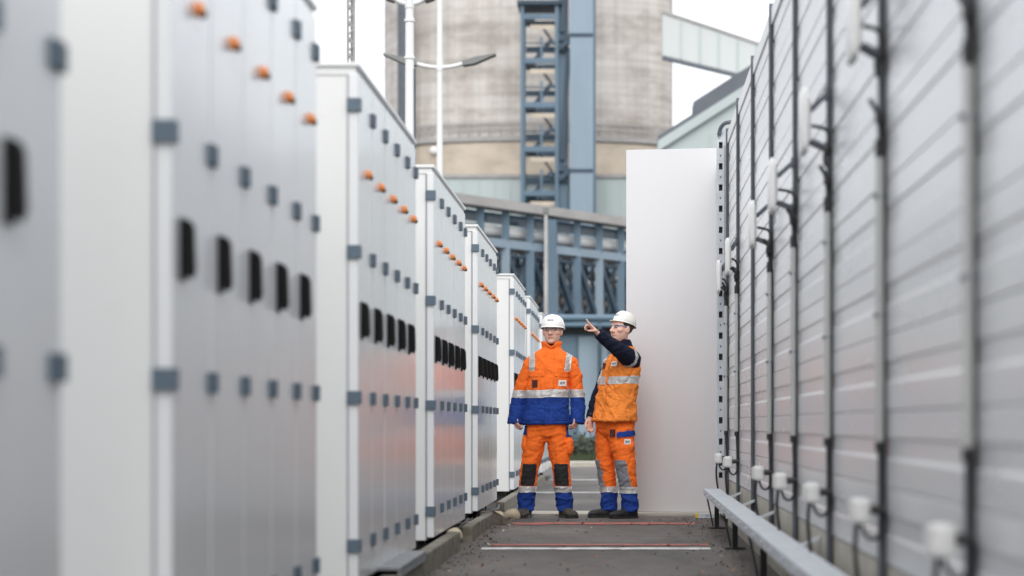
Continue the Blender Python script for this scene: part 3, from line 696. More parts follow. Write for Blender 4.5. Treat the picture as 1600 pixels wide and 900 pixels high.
for zz, off, r_, m in ((8.58, -.25, .24, 'white_plastic'), (8.50, -1.0, .30, 'pipe_grey'), (8.05, -1.2, .16, 'beam_grey')):
    MB().tube([bp(S0, zz, off), bp(S1, zz, off)], r_, 12).build('pipe', m, t, smooth=True, angle=60)
n = 10
for i in range(n + 1):
    s = S0 + 0.6 + (S1 - S0 - 1.2) * i / n
    MB().obox(bp(s, 8.21, .3), bp(s, 9.39, .3), .30, .26).build('upper_post', 'blue_steel', t)
    MB().obox(bp(s, 5.4, .3), bp(s, 7.88, .3), .34, .28).build('truss_vertical', 'blue_light' if i % 2 else 'blue_steel', t)
    MB().obox(bp(s, 5.4, -1.6), bp(s, 7.9, -1.6), .22, .22).build('truss_vertical', 'blue_dark', t)
    if i < n:
        s2 = S0 + 0.6 + (S1 - S0 - 1.2) * (i + 1) / n
        MB().obox(bp(s + .1, 7.85, .22), bp(s2 - .1, 5.4, .22), .16, .2).build('truss_diagonal', 'blue_dark', t)
        MB().obox(bp(s + .1, 5.4, -1.5), bp(s2 - .1, 7.8, -1.5), .16, .18).build('truss_diagonal', 'blue_dark', t)
for i in range(2 * n):
    sa = S0 + .6 + (S1 - S0 - 1.2) * i / (2 * n); sb = S0 + .6 + (S1 - S0 - 1.2) * (i + 1) / (2 * n)
    MB().obox(bp(sa, 5.45, -.5), bp(sb, 6.65, -.5), .09, .09).build('fine_brace', 'blue_steel', t); MB().obox(bp(sa, 6.65, -.55), bp(sb, 5.45, -.55), .09, .09).build('fine_brace', 'blue_light', t)
    MB().obox(bp(sa, 6.7, -.5), bp(sb, 7.85, -.5), .09, .09).build('fine_brace', 'blue_light', t); MB().obox(bp(sa, 7.85, -.55), bp(sb, 6.7, -.55), .09, .09).build('fine_brace', 'blue_steel', t)
    MB().obox(bp((sa + sb) / 2, 5.4, -.9), bp((sa + sb) / 2, 7.9, -.9), .12, .12).build('hanger', 'beam_grey' if i % 3 else 'brown', t)
for zz, off, r_, m in ((6.67, -.6, .09, 'blue_steel'), (6.1, -1.1, .14, 'beam_grey'), (7.2, -1.2, .12, 'brown')):
    MB().tube([bp(S0, zz, off), bp(S1, zz, off)], r_, 10).build('pipe', m, t, smooth=True, angle=60)
# trestle legs under it
t = thing('bridge_trestle', 'blue steel trestle column carrying the pipe bridge', 'trestle')
q = bp(5.0, 0, .7)
MB().box(q[0] - .2, q[0] + .2, q[1] - .2, q[1] + .2, 0, 9.2).build('column', 'blue_steel', t)
for dxx in (-1.9, -1.0): MB().obox((q[0] + dxx - .9, q[1] - .1, 4.3), (q[0] + dxx + .1, q[1] - .1, 7.75), .3, .26).build('brace', 'blue_steel', t)
# tangle of process equipment behind the truss, one vessel or pipe each
rr = random.Random(5)
kinds = ['brown', 'pipe_grey', 'blue_dark', 'beam_grey', 'blue_steel', 'dark_steel', 'blue_dark', 'brown']
t = thing('process_plant', 'jumble of pipes, vessels and frames seen through the bridge truss', 'plant')
for i in range(110):
    x = rr.uniform(-8, 2.5); y = rr.uniform(92, 104); z = rr.uniform(3.0, 9.0); m = kinds[i % len(kinds)]
    k = rr.random()
    if k < .35: MB().tube([(x, y, 0), (x, y, z)], rr.uniform(.08, .26), 10).build('vertical_pipe', m, t, smooth=True, angle=60)
    elif k < .65: MB().tube([(x, y, z * .9), (x + rr.uniform(.8, 2.5), y, z * .9)], rr.uniform(.1, .25), 10).build('horizontal_pipe', m, t, smooth=True, angle=60)
    elif k < .85:
        w = rr.uniform(.2, .5); MB().box(x - w, x + w, y - .4, y + .4, z * .5, z * .5 + rr.uniform(.5, 1.6)).build('equipment_box', m, t, bevel=.04)
    else: MB().ball((x, y, z * .8), rr.uniform(.2, .45), 14, 9).build('vessel', m, t, smooth=True)
MB().box(-9, 4, 105, 105.4, 0, 9.2).build('back_wall', 'post', t)
# pale lamp post in front of the bridge
p = at(853, 662, 62); t = thing('street_lamp', 'slim pale lamp post in front of the pipe bridge', 'street lamp', (p.x, 62, 0), 0, 'lamp posts beyond the cabinets')
MB().tube([(0, 0, 0), (0, 0, at(853, 330, 62).z)], [.08, .05], 10).build('pole', 'beam_grey', t, smooth=True)
MB().tube([(0, 0, at(853, 334, 62).z), (0, 0, at(853, 330, 62).z + .1)], .09, 10).build('top_cap', 'lamp_head', t)

# blue-grey shed behind the workers
YH = 58.0
t = thing('blue_shed', 'low blue grey panelled shed behind the two workers', 'shed')
b0 = at(700, 520, YH); b1 = at(1100, 520, YH)
MB().box(b0.x, b1.x, YH, YH + 6, 0, b0.z).build('wall', 'blue_steel', t)
k = 0; x = b0.x + .1
while x < b1.x - .9:
    MB().box(x, x + .82, YH - .05, YH - .002, .1, b0.z - .1).build('wall_panel', 'blue_light' if k % 3 else 'blue_steel', t, bevel=.01); x += .9; k += 1
MB().box(b0.x - .1, b1.x + .1, YH - .25, YH + 6.1, b0.z, b0.z + .14).build('roof_edge', 'dark_steel', t)
for py, r_ in ((497, .10), (508, .07)):
    z = at(0, py, YH - .5).z
    MB().tube([(b0.x, YH - .5, z), (b1.x, YH - .5, z)], r_, 10).build('roof_pipe', 'blue_steel', t, smooth=True, angle=60)
for x in (b0.x + .5, b0.x + 2.4, b0.x + 4.3, b0.x + 6.2):
    MB().box(x - .06, x + .06, YH - .56, YH - .44, .05, at(0, 500, YH).z).build('pipe_support', 'blue_dark', t)
# hedge
def hedge(x0, x1, y, h, lab, seed):
    t = thing('hedge', lab, 'hedge', ((x0 + x1) / 2, y, 0.05)); rr = random.Random(seed); mb = MB(); w = (x1 - x0) / 2
    for i in range(9000):
        c = Vector((rr.uniform(-w, w), rr.gauss(0, .35), 0)); c.z = abs(rr.gauss(0, .45)) * h * (1 + .35 * noise.noise((c.x * 1.3, seed, 0)))
        if c.z > h * 1.25: continue
        s = rr.uniform(.03, .07); a = Vector((rr.uniform(-1, 1), rr.uniform(-1, 1), rr.uniform(-1, 1))).normalized() * s; b = a.orthogonal() * .6
        mb.add([c - a, c + b, c + a, c - b], [(0, 1, 2, 3)])
    tag(mb.build('foliage', 'leaf_green', t), kind='stuff')
    for i in range(int(w * 4)):
        x = rr.uniform(-w, w); MB().tube([(x, rr.uniform(-.2, .2), 0), (x + rr.uniform(-.2, .2), rr.uniform(-.2, .2), h * .7)], [.02, .008], 5).build('stem', 'brown', t)
hedge(-3.4, 1.2, 48.5, .48, 'low dark green hedge at the foot of the blue shed', 3)

# hall and conveyor gallery on the right
t = thing('conveyor_gallery', 'pale enclosed conveyor gallery sloping from the silo to the right', 'gallery')
YG = 122
P0, P1 = at(1035, 20, YG), at(1300, 108, YG); Q0, Q1 = at(1035, 86, YG), at(1300, 150, YG)
g = MB(); vs = []
for y in (YG, YG + 1.2): vs += [(p.x, y, p.z) for p in (Q0, Q1, P1, P0)]
g.add(vs, [(0, 1, 2, 3), (7, 6, 5, 4), (0, 4, 5, 1), (1, 5, 6, 2), (2, 6, 7, 3), (3, 7, 4, 0)]); g.build('gallery_box', 'gallery', t)
MB().obox((Q0.x, YG + .2, Q0.z - .12), (Q1.x, YG + .2, Q1.z - .12), .4, .22).build('floor_beam', 'roof_dark', t)
MB().obox((P0.x, YG + .6, P0.z + .08), (P1.x, YG + .6, P1.z + .08), 1.4, .14).build('roof_sheet', 'beam_grey', t)
for k in range(1, 9):
    u = k / 9; a = Q0.lerp(Q1, u); b = P0.lerp(P1, u); MB().obox((a.x, YG - .03, a.z + .05), (b.x, YG - .03, b.z - .05), .10, .04).build('cladding_seam', 'pale_green', t)
t = thing('gabled_hall', 'pale green gabled hall with dark rake trim at the right', 'building')
YN = 104
L0, L1 = at(1028, 218, YN), at(1330, 25, YN)
MB().prism([(L0.x, 0), (L1.x, 0), (L1.x, L1.z - .62), (L0.x, L0.z - .62)], 'y', YN, YN + 20).build('wall', 'pale_green', t)
def rake(d0, d1, ya, yb, name, m, x0=None):
    k_ = (L1.z - L0.z) / (L1.x - L0.x); xs = L0.x if x0 is None else x0; zs = L0.z + k_ * (xs - L0.x)
    MB().prism([(xs, zs + d0), (L1.x, L1.z + d0), (L1.x, L1.z + d1), (xs, zs + d1)], 'y', ya, yb).build(name, m, t)
rake(-.619, -.10, YN - .3, YN + 20, 'roof', 'pale_green')
rake(-.098, .75, YN - .2, YN + 2, 'parapet', 'roof_dark', at(1083, 0, YN).x)
rake(-.098, .16, YN - .15, YN + 1.9, 'verge_board', 'roof_dark')
for k in range(5):
    x = L0.x + 1.4 + k * 1.2; k_ = (L1.z - L0.z) / (L1.x - L0.x)
    MB().box(x, x + .08, YN - .05, YN - .002, 0, L0.z + k_ * (x - L0.x) - 1.4).build('cladding_rib', 'pale_green', t)

# ------------------------------------------------------------------ people
dg = bpy.context.evaluated_depsgraph_get
def remesh(mb, voxel, smooth=4, fac=0.5):
    me = bpy.data.meshes.new('tmp'); me.from_pydata(mb.v, [], mb.f)
    bm = bmesh.new(); bm.from_mesh(me); bmesh.ops.recalc_face_normals(bm, faces=bm.faces); bm.to_mesh(me); bm.free()
    o = bpy.data.objects.new('tmp', me); col.objects.link(o)
    m = o.modifiers.new('r', 'REMESH'); m.mode = 'VOXEL'; m.voxel_size = voxel; m.use_smooth_shade = True
    if smooth: s = o.modifiers.new('s', 'SMOOTH'); s.iterations = smooth; s.factor = fac
    d = dg(); d.update(); out = bpy.data.meshes.new_from_object(o.evaluated_get(d))
    bpy.data.objects.remove(o); bpy.data.meshes.remove(me); return out
def displace(me, fn):
    nrm = [v.normal.copy() for v in me.vertices]
    for v, nn in zip(me.vertices, nrm): v.co = v.co + nn * fn(v.co, nn)
    me.update()
def folds(amp, sx, sz, seed, detail=0.25, tilt=0.35):
    o = Vector((seed * 7.3, seed * 3.1, seed))
    def fn(p, nn):
        q = Vector((p.x * sx + p.z * tilt * sx, p.y * sx, p.z * sz - p.x * tilt * sz))
        w = Vector((noise.noise(q * .6 + o), noise.noise(q * .6 - o), noise.noise(q * .6 + o * 2)))
        a = 1 - abs(noise.noise(q + w * .9 + o)) * 2.2
        a = max(0, a) ** 2.2                                  # narrow ridges between flat cloth
        v = 1 - abs(noise.noise(q * 1.3 - w * .7 - o)) * 2.4
        v = max(0, v) ** 2.5
        return amp * (a - .8 * v + detail * noise.noise(q * .8 + o))
    return fn
def assign(me, mats, fn):
    me.materials.clear()
    for q in mats: me.materials.append(M[q])
    for p in me.polygons: p.material_index = fn(p.center, p.normal); p.use_smooth = True
def patch(me, name, m, parent, pred, off=0.004, mats=None):     # a sewn-on piece: the cloth under it, lifted by its thickness
    bm = bmesh.new(); bm.from_mesh(me)
    kill = [f for f in bm.faces if not pred(f.calc_center_median(), f.normal)]
    bmesh.ops.delete(bm, geom=kill, context='FACES')
    bm.normal_update()
    for it in range(4):
        new = {}
        for v in bm.verts:
            nb = [e.other_vert(v) for e in v.link_edges if e.is_boundary]
            if len(nb) == 2: new[v] = v.co * .4 + (nb[0].co + nb[1].co) * .3
        for v, c in new.items(): v.co = c
    bm.normal_update()
    for v in bm.verts: v.co += v.normal * off
    ex = bmesh.ops.extrude_edge_only(bm, edges=[e for e in bm.edges if e.is_boundary])
    for v in [g_ for g_ in ex['geom'] if isinstance(g_, bmesh.types.BMVert)]:
        v.co -= v.normal * 0 + (v.link_faces[0].normal * 0 if v.link_faces else Vector())
    out = bpy.data.meshes.new(name); bm.to_mesh(out); bm.free()
    for i in range(len(out.polygons)): pass
    out.materials.clear(); out.materials.append(M[m])
    out.polygons.foreach_set('material_index', [0] * len(out.polygons)); out.polygons.foreach_set('use_smooth', [True] * len(out.polygons))
    return obj(name, out, parent)

def add_head(mb, T):
    h = MB()
    h.ball((0, .018, .035), (.076, .096, .088), 20, 12)
    h.rings([(0, -.014, -.121, .020, .032), (0, -.022, -.112, .040, .050), (0, -.016, -.092, .056, .062), (0, -.012, -.06, .066, .074), (0, -.006, -.02, .069, .083), (0, 0, .02, .072, .086), (0, .005, .06, .068, .085)], 24, power=2.3)
    h.ball((0, -.078, .022), (.052, .014, .011), 14, 8)                     # brow
    h.tube([(0, -.082, .014), (0, -.097, -.012), (0, -.108, -.034), (0, -.088, -.045)], [.009, .012, .0155, .012], 10)
    for s in (-1, 1):
        h.ball((s * .013, -.093, -.037), (.011, .012, .010), 10, 7)         # nostril wings
        h.ball((s * .044, -.050, -.024), (.030, .030, .026), 12, 8)         # cheekbone
        h.ball((s * .077, .012, -.012), (.012, .022, .034), 12, 9)          # ear
    h.ball((0, -.080, -.064), (.024, .011, .0065), 12, 7); h.ball((0, -.079, -.076), (.021, .011, .0075), 12, 7)
    h.ball((0, -.076, -.104), (.024, .020, .017), 12, 8)
    mb.add([T @ Vector(v) for v in h.v], h.f)
def add_neck(mb, a, b, r=.058): mb.tube([a, (Vector(a) + Vector(b)) / 2, b], [r * 1.25, r, r * .98], 14)
def add_hand(mb, wrist, d, n, curls=(.9, 1.0, 1.05, 1.1), spread=.05, thumb=(.5, .5), ls=1.0, hand=1):
    """wrist point, direction of the palm d, palm-facing normal n (fingers curl towards n); hand = side on which the thumb sits"""
    w = Vector(wrist); d = Vector(d).normalized(); n = Vector(n); n = (n - d * n.dot(d)).normalized(); s = d.cross(n).normalized() * hand
    mb.tube([w - d * .03, w + d * .01, w + d * .05, w + d * .092], [(.027, .022), (.030, .020), (.041, .0165), (.038, .0135)], 12, side=s)
    for i, (off, ln) in enumerate(((.029, .082), (.0098, .092), (-.0098, .086), (-.028, .068))):
        base = w + d * (.086 - .006 * abs(i - 1.2)) + s * off; dirv = (d + s * (off * spread * 20)).normalized(); pts = [base - dirv * .01]; p = base; a = 0
        for k, f in enumerate((.46, .31, .25)):
            a += curls[i] * (.55, 1.0, .75)[k]
            v = (dirv * math.cos(a) + n * math.sin(a)); q = p + v * ln * f * ls; pts += [p, q] if k == 0 else [q]; p = q
        mb.tube(pts, [.0095, .0095, .009, .0082, .0065][:len(pts)], 8)
    b0 = w + d * .025 + s * .030 + n * .004; v1 = (s * .75 + d * .65 + n * thumb[0]).normalized(); v2 = (s * .25 + d * .9 + n * (thumb[0] + thumb[1])).normalized()
    b1 = b0 + v1 * .038; b2 = b1 + v2 * .032; b3 = b2 + v2 * .024
    mb.tube([b0 - v1 * .015, b0, b1, b2, b3], [.014, .0145, .0115, .0105, .007], 8)
def face_mat(T):
    Ti = T.inverted()
    def fn(c, nn):
        q = Ti @ c
        if abs(q.x) < .09 and -.13 < q.z < .13 and q.y < .1:
            if q.y < -.055:
                for s in (-1, 1):
                    e = Vector(((q.x - s * .031) / .016, (q.z + .004) / .0065))
                    if e.length < 1: return 3
                    if abs(q.x - s * .033) < .022 and abs(q.z - (.014 - .004 * abs(q.x - s * .030) / .02)) < .006: return 4
                if abs(q.x) < .022 and -.078 < q.z < -.063 and q.y < -.074: return 1
            if q.z < -.058 - .02 * noise.noise(q * 90) and q.y < .0 and noise.noise(q * 300) > -.25: return 2
        return 0
    return fn
def add_helmet(parent, T, m, logo):
    t = obj('hard_hat', None, parent); t.matrix_local = T
    sh = MB(); n = 36; rows = []
    for i in range(11):
        f = i / 10 * math.pi / 2; z = .052 + .124 * math.sin(f) ; k = math.cos(f) ** .72
        row = []
        for j in range(n):
            q = 2 * math.pi * j / n; x = math.cos(q) * .108 * k; y = math.sin(q) * .132 * k + .012
            rib = .004 * max(0, 1 - abs(x) / .016) * (k > .05) * (1 if i < 10 else 0)
            row.append((x, y, z + rib))
        rows.append(row)
    # inner surface
    vs = [p for r_ in rows for p in r_]; fs = [(i * n + j, i * n + (j + 1) % n, (i + 1) * n + (j + 1) % n, (i + 1) * n + j) for i in range(10) for j in range(n)]
    vs2 = [(p[0] * .96, (p[1] - .012) * .96 + .012, p[2] - .004) for p in vs]; o = len(vs)
    fs2 = [tuple(o + a for a in f[::-1]) for f in fs] + [(j, (j + 1) % n, o + (j + 1) % n, o + j) for j in range(n)]
    sh.add(vs + vs2, fs + fs2); sh.build('shell', m, t, smooth=True, angle=70)
    br = MB(); top, bot = [], []
    for j in range(n):
        q = 2 * math.pi * j / n; c, s = math.cos(q), math.sin(q)
        ext = .010 + .036 * max(0, -s) ** 2.2
        x, y = c * (.106 + ext * .55), s * (.130 + ext) + .012; zz = .050 - .014 * max(0, -s) ** 2 - .004
        xi, yi = c * .1045, s * .1285 + .012
        top.append(((xi, yi, .0545), (x, y, zz))); bot.append(((xi, yi, .048), (x, y, zz - .005)))
    vs = [a for p in top for a in p] + [a for p in bot for a in p]; o = 2 * n; fs = []
    for j in range(n):
        k = (j + 1) % n
        fs += [(2 * j, 2 * j + 1, 2 * k + 1, 2 * k), (o + 2 * j, o + 2 * k, o + 2 * k + 1, o + 2 * j + 1), (2 * j + 1, o + 2 * j + 1, o + 2 * k + 1, 2 * k + 1), (2 * j, 2 * k, o + 2 * k, o + 2 * j)]
    br.add(vs, fs); br.build('brim', m, t, smooth=True, angle=50)
    lg = MB()
    for i, (a, b) in enumerate(((-.026, -.016), (-.012, -.002), (.003, .012), (.016, .027))):
        ax = (a + b) / 2; 
        def fy(z): 
            f = math.asin(min(1, (z - .052) / .128)); k = math.cos(f) ** .72
            return -.132 * k * math.sqrt(max(0, 1 - (ax / (.108 * k)) ** 2)) + .012 - .0035
        y0, y1 = fy(.098), fy(.110 if i % 2 else .106)
        lg.add([(a, y0, .098), (b, y0, .098), (b, y1, .110), (a, y1, .110)], [(0, 1, 2, 3)])
    lg.build('logo_mark', 'ink', t)
    hb = MB(); hb.tube([(math.cos(q) * .084, math.sin(q) * .104 + .014, .040) for q in [2 * math.pi * j / 24 for j in range(25)]], [(.010, .003)] * 25, 6); hb.build('headband', 'black', t)
    return t
def add_glasses(parent, T, m):
    t = obj('safety_glasses', None, parent); t.matrix_local = T
    def sec(q): return (math.sin(q) * .076, -math.cos(q) * .094 + .004)
    f = MB(); qs = [R(a) for a in range(-62, 63, 4)]
    f.tube([(sec(q)[0], sec(q)[1], .016) for q in qs], .0036, 6)
    for s in (-1, 1): f.tube([(s * .067, -.042, .014), (s * .080, .0, .010), (s * .081, .03, .002)], [.0055, .004, .003], 6)
    f.build('frame', m, t, smooth=True)
    for s in (-1, 1):
        l = MB(); a = [R(s * x) for x in range(5, 60, 5)]; vs = []
        for q in a: x, y = sec(q); vs += [(x, y, .013), (x, y - .001, -.018 + .006 * abs(math.sin(q)))]
        k = len(a); vs2 = [(v[0] * 1.02, v[1] * 1.02, v[2]) for v in vs]
        fs = [(2 * i, 2 * i + 1, 2 * i + 3, 2 * i + 2) for i in range(k - 1)]
        l.add(vs, fs); l.build('lens', 'lens', t, smooth=True)
def add_hair(parent, T, zlo=-.055):
    h = MB(); h.ball((0, .022, .030), (.081, .100, .091), 26, 18)
    me = remesh(h, .006, 1)
    bm = bmesh.new(); bm.from_mesh(me)
    def keep(c):
        if c.z > .062: return False
        if c.y > .028: return c.z > zlo
        return abs(c.x) > .06 and c.z > -.012 and c.y > -.035 and not (-.03 < c.y < .028 and c.z < .012 and abs(c.x) > .079)
    bmesh.ops.delete(bm, geom=[f for f in bm.faces if not keep(f.calc_center_median())], context='FACES')
    bm.to_mesh(me); bm.free(); me.materials.append(M['hair'])
    for p in me.polygons: p.use_smooth = True
    o = obj('hair', me, parent); o.matrix_local = T
def add_boot(parent, ankle, toe_dir, ln, m, heel=.07):
    d = Vector((toe_dir[0], toe_dir[1], 0)).normalized(); yaw = math.atan2(d.y, d.x)
    b = MB()
    sec = [(-heel, .038, .085), (-heel * .55, .047, .10), (0.0, .049, .105), (.06, .049, .095), (.11, .056, .082), (.16, .060, .074), (.19, .054, .064), (.207, .036, .042)]
    f = ln / .275; vs = []; n = 14
    for (x, w, h) in sec:
        for j in range(n):
            q = 2 * math.pi * j / n; c, s = math.cos(q), math.sin(q)
            z = .022 + (h - .022) * (.5 + .5 * s) if s > -.2 else .022
            vs.append((x * f, c * w * (1 if s < .3 else 1 - .25 * (s - .3)), z))
    k = len(sec); b.add(vs, [(i * n + j, i * n + (j + 1) % n, (i + 1) * n + (j + 1) % n, (i + 1) * n + j) for i in range(k - 1) for j in range(n)] + [tuple(range(n)), tuple((k - 1) * n + j for j in range(n))])
    b.tube([(-.005, 0, .07), (-.012, 0, .17)], [.047, .050], 14)
    me = remesh(b, .006, 3); displace(me, folds(.003, 22, 22, ln * 10)); assign(me, [m], lambda c, nn: 0)
    o = obj('boot', me, parent, (ankle[0], ankle[1], 0), (0, 0, yaw))
    s = MB(); poly = [(x * f * 1.02, w * 1.06) for x, w, h in sec] + [(.215 * f, 0)] + [(x * f * 1.02, -w * 1.06) for x, w, h in reversed(sec)]
    s.prism(poly, 'z', 0.0, .0235); s.build('sole', 'black', o)
    return o
def letters(mb, T, w, h):
    for (a, b, c, d) in ((.02, .12, 0, 1), (.2, .3, 0, 1), (.3, .46, .8, 1), (.3, .44, .4, .6), (.3, .46, 0, .2), (.54, .63, 0, 1), (.71, .79, .2, 1), (.88, .97, 0, 1), (.63, .71, .75, 1), (.79, .88, .75, 1)):
        mb.add([T @ Vector((u * w - w / 2, 0, v * h - h / 2)) for u, v in ((a, c), (b, c), (b, d), (a, d))], [(0, 1, 2, 3)])
def badge(me, parent, cx, cz, w, h, ydir, ink=True, part='badge', m='badge', off=.006, yaw=0, text=True):
    """small sewn label: a plate laid on the cloth where the cloth faces ydir"""
    yd = Vector(ydir).normalized(); u = Vector((0, 0, 1)).cross(-yd).normalized() * -1
    best = None
    for v in me.vertices:
        if abs(v.co.x - cx) < .012 and abs(v.co.z - cz) < .012 and v.normal.dot(yd) > .3:
            if best is None or v.co.dot(yd) > best.co.dot(yd): best = v
    if best is None: return
    nn = (best.normal * .8 + yd * .2).normalized(); c = best.co + nn * (off + .003)
    xx = Vector((0, 0, 1)).cross(nn).normalized(); zz = nn.cross(xx)
    T = Matrix(((xx.x, -nn.x, zz.x, c.x), (xx.y, -nn.y, zz.y, c.y), (xx.z, -nn.z, zz.z, c.z), (0, 0, 0, 1)))
    b = MB(); b.add([T @ Vector(v) for v in [(x * w / 2, y, z * h / 2) for y in (-.002, .010) for x, z in ((-1, -1), (1, -1), (1, 1), (-1, 1))]], [(3, 2, 1, 0), (4, 5, 6, 7), (0, 1, 5, 4), (1, 2, 6, 5), (2, 3, 7, 6), (3, 0, 4, 7)])
    o = b.build(part, m, parent)
    if text:
        l = MB(); letters(l, T @ Matrix.Translation((0, -.0035, 0)), w * .66, h * .42); l.build('logo_mark', 'ink', parent)
    return o

# ---- left worker: faces the camera, arms hanging
def worker_a():
    P = thing('person', 'worker facing the camera in orange and blue jacket, white hard hat, arms hanging', 'person', (-.704, 19.02, 0), 0, 'workers standing in the lane')
    T = Matrix.Translation((.040, -.005, 1.735)) @ Matrix.Rotation(R(-9), 4, 'Z') @ Matrix.Rotation(R(-3), 4, 'X') @ Matrix.Scale(1.07, 4)
    b = MB(); add_head(b, T); add_neck(b, (.025, .03, 1.47), (.036, .022, 1.68))
    b.rings([(-.02, 0, .80, .15, .10), (-.02, 0, .95, .16, .105), (-.01, 0, 1.15, .15, .10), (0, .005, 1.32, .17, .105), (.01, .01, 1.42, .17, .095), (.02, .015, 1.50, .10, .07)], 20)
    for s, hip, kn, an in ((-1, -.10, -.172, -.205), (1, .075, .122, .155)):
        b.tube([(hip, 0, .86), (kn, -.005, .47), (an, .02, .09), (an, .0, .03)], [.085, .055, .042, .035], 12)
    for sh, el, wr in (((-.17, .01, 1.43), (-.275, .035, 1.16), (-.306, -.02, .925)), ((.19, .01, 1.43), (.278, .035, 1.16), (.272, -.02, .925))):
        b.tube([sh, el, wr], [.055, .042, .030], 12)
    add_hand(b, (-.300, -.03, .950), (.06, -.14, -1), (.65, .35, 0), (.75, .8, .85, .9), hand=-1, thumb=(.5, .2))
    add_hand(b, (.262, -.03, .950), (-.10, -.14, -1), (-.65, .35, 0), (.75, .8, .85, .9), hand=1, thumb=(.5, .2))
    me = remesh(b, .0045, 2, .4); assign(me, ['skin', 'lip', 'stubble', 'eye', 'hair'], face_mat(T)); obj('body', me, P)
    add_hair(P, T, -.03); add_glasses(P, T, 'frame_clear'); add_helmet(P, T @ Matrix.Scale(.945, 4) @ Matrix.Translation((0, .004, -.020)) @ Matrix.Scale(.95, 4, (0, 0, 1)) @ Matrix.Rotation(R(-4), 4, 'X'), 'helmet', True)
    # jacket
    j = MB()
    j.rings([(-.022, 0, .868, .222, .150), (-.022, 0, .90, .224, .152), (-.018, 0, 1.0, .210, .146), (-.010, -.002, 1.14, .198, .142), (-.002, 0, 1.28, .190, .140), (.006, .004, 1.39, .194, .130), (.012, .008, 1.46, .196, .116), (.018, .012, 1.520, .164, .100), (.024, .016, 1.555, .108, .086), (.030, .018, 1.585, .080, .074)], 32, power=2.35)
    j.tube([(-.125, .012, 1.478), (-.158, .012, 1.432), (-.212, .02, 1.31), (-.258, .03, 1.17), (-.290, .012, 1.04), (-.308, -.012, .90), (-.310, -.015, .872)], [.054, .064, .064, .062, .062, .062, .062], 18)
    j.tube([(.155, .012, 1.478), (.205, .012, 1.432), (.248, .02, 1.31), (.270, .03, 1.17), (.276, .012, 1.04), (.276, -.012, .90), (.276, -.015, .872)], [.054, .064, .064, .062, .064, .066, .066], 18)
    me = remesh(j, .0065, 3)
    f1 = folds(.008, 5, 6, 2); f2 = folds(.0035, 12, 14, 5)
    displace(me, lambda p, n_: (f1(p, n_) + f2(p, n_)) * (1.0 if p.z < 1.5 else .35) * (1.1 if abs(p.x) > .21 else 1))
    zb = lambda c: 1.113 + .004 * math.sin(c.x * 9)
    assign(me, ['orange_cloth', 'blue_cloth'], lambda c, n_: 1 if c.z < zb(c) else 0)
    J = obj('jacket', me, P)
    patch(me, 'reflective_band', 'reflective', J, lambda c, n_: zb(c) < c.z < zb(c) + .070)
    for lo, hi, slope in ((-.172, -.118, 0.0), (.150, .205, .13)):
        patch(me, 'shoulder_stripe', 'reflective', J, lambda c, n_: lo + slope * (c.z - 1.36) < c.x < hi + slope * (c.z - 1.36) and c.z > 1.355 and n_.z > -.5 and c.y < .05)
    for lo, hi in ((-.178, -.036), (.058, .200)):
        patch(me, 'pocket_flap', 'orange_cloth', J, lambda c, n_: lo < c.x < hi and 1.30 + .010 * abs((c.x - (lo + hi) / 2) / .07) < c.z < 1.355 and n_.y < -.2, .011)
        patch(me, 'chest_pocket', 'orange_cloth', J, lambda c, n_: lo + .006 < c.x < hi - .006 and 1.195 < c.z < 1.30 and n_.y < -.2, .005)
    for lo, hi in ((-.20, -.030), (.030, .19)):
        patch(me, 'lower_pocket', 'blue_cloth', J, lambda c, n_: lo < c.x < hi and .90 < c.z < 1.03 - .35 * abs(abs(c.x) - .06) and n_.y < -.2, .008)
    patch(me, 'front_placket', 'orange_cloth', J, lambda c, n_: -.016 < c.x - .02 * (c.z - 1) < .040 and 1.19 < c.z < 1.56 and n_.y < -.2, .009)
    patch(me, 'front_placket', 'blue_cloth', J, lambda c, n_: -.026 < c.x < .036 and .87 < c.z < 1.105 and n_.y < -.2, .009)
    patch(me, 'hem', 'blue_cloth', J, lambda c, n_: c.z < .893 and abs(c.x + .02) < .225, .006)
    badge(me, J, .142, 1.235, .075, .055, (0, -1, 0)); badge(me, J, -.126, 1.232, .050, .070, (0, -1, 0), part='dark_patch', m='maroon', text=False)
    cl = MB(); n = 28; vs = []
    for i, (z, rx, ry, o_) in enumerate(((1.545, .100, .088, 0), (1.575, .090, .082, 0), (1.605, .092, .084, -.006), (1.632, .100, .092, -.010), (1.634, .092, .084, -.010), (1.60, .074, .070, -.002), (1.56, .072, .068, 0))):
        for q in range(n):
            a = 2 * math.pi * q / n - math.pi / 2 + .0; gap = math.exp(-((q - 0) / 1.6) ** 2) + math.exp(-((q - n) / 1.6) ** 2)
            vs.append((.030 + math.cos(a) * rx, .016 + math.sin(a) * ry + o_, z - gap * .055 * (i in (2, 3, 4)) ))
    cl.add(vs, [(i * n + q, i * n + (q + 1) % n, (i + 1) * n + (q + 1) % n, (i + 1) * n + q) for i in range(6) for q in range(n)])
    cl.build('collar', 'orange_cloth', J, smooth=True)
    MB().rings([(.032, .016, 1.56, .066, .062), (.034, .014, 1.628, .064, .060)], 20).build('undershirt_collar', 'navy_cloth', P, smooth=True, angle=50)
    # trousers
    k = MB()
    k.rings([(-.02, 0, .70, .10, .06), (-.02, 0, .77, .165, .105), (-.018, 0, .86, .190, .125), (-.015, 0, 1.0, .180, .12)], 24, power=2.3)
    k.tube([(-.105, 0, .90), (-.118, 0, .74), (-.145, 0, .60), (-.172, -.006, .46), (-.190, 0, .30), (-.204, .006, .17), (-.206, .0, .075), (-.206, .0, .062)], [(.10, .108), (.100, .105), (.094, .098), (.082, .09), (.082, .09), (.080, .088), (.074, .082), (.072, .078)], 18, side=(1, 0, 0))
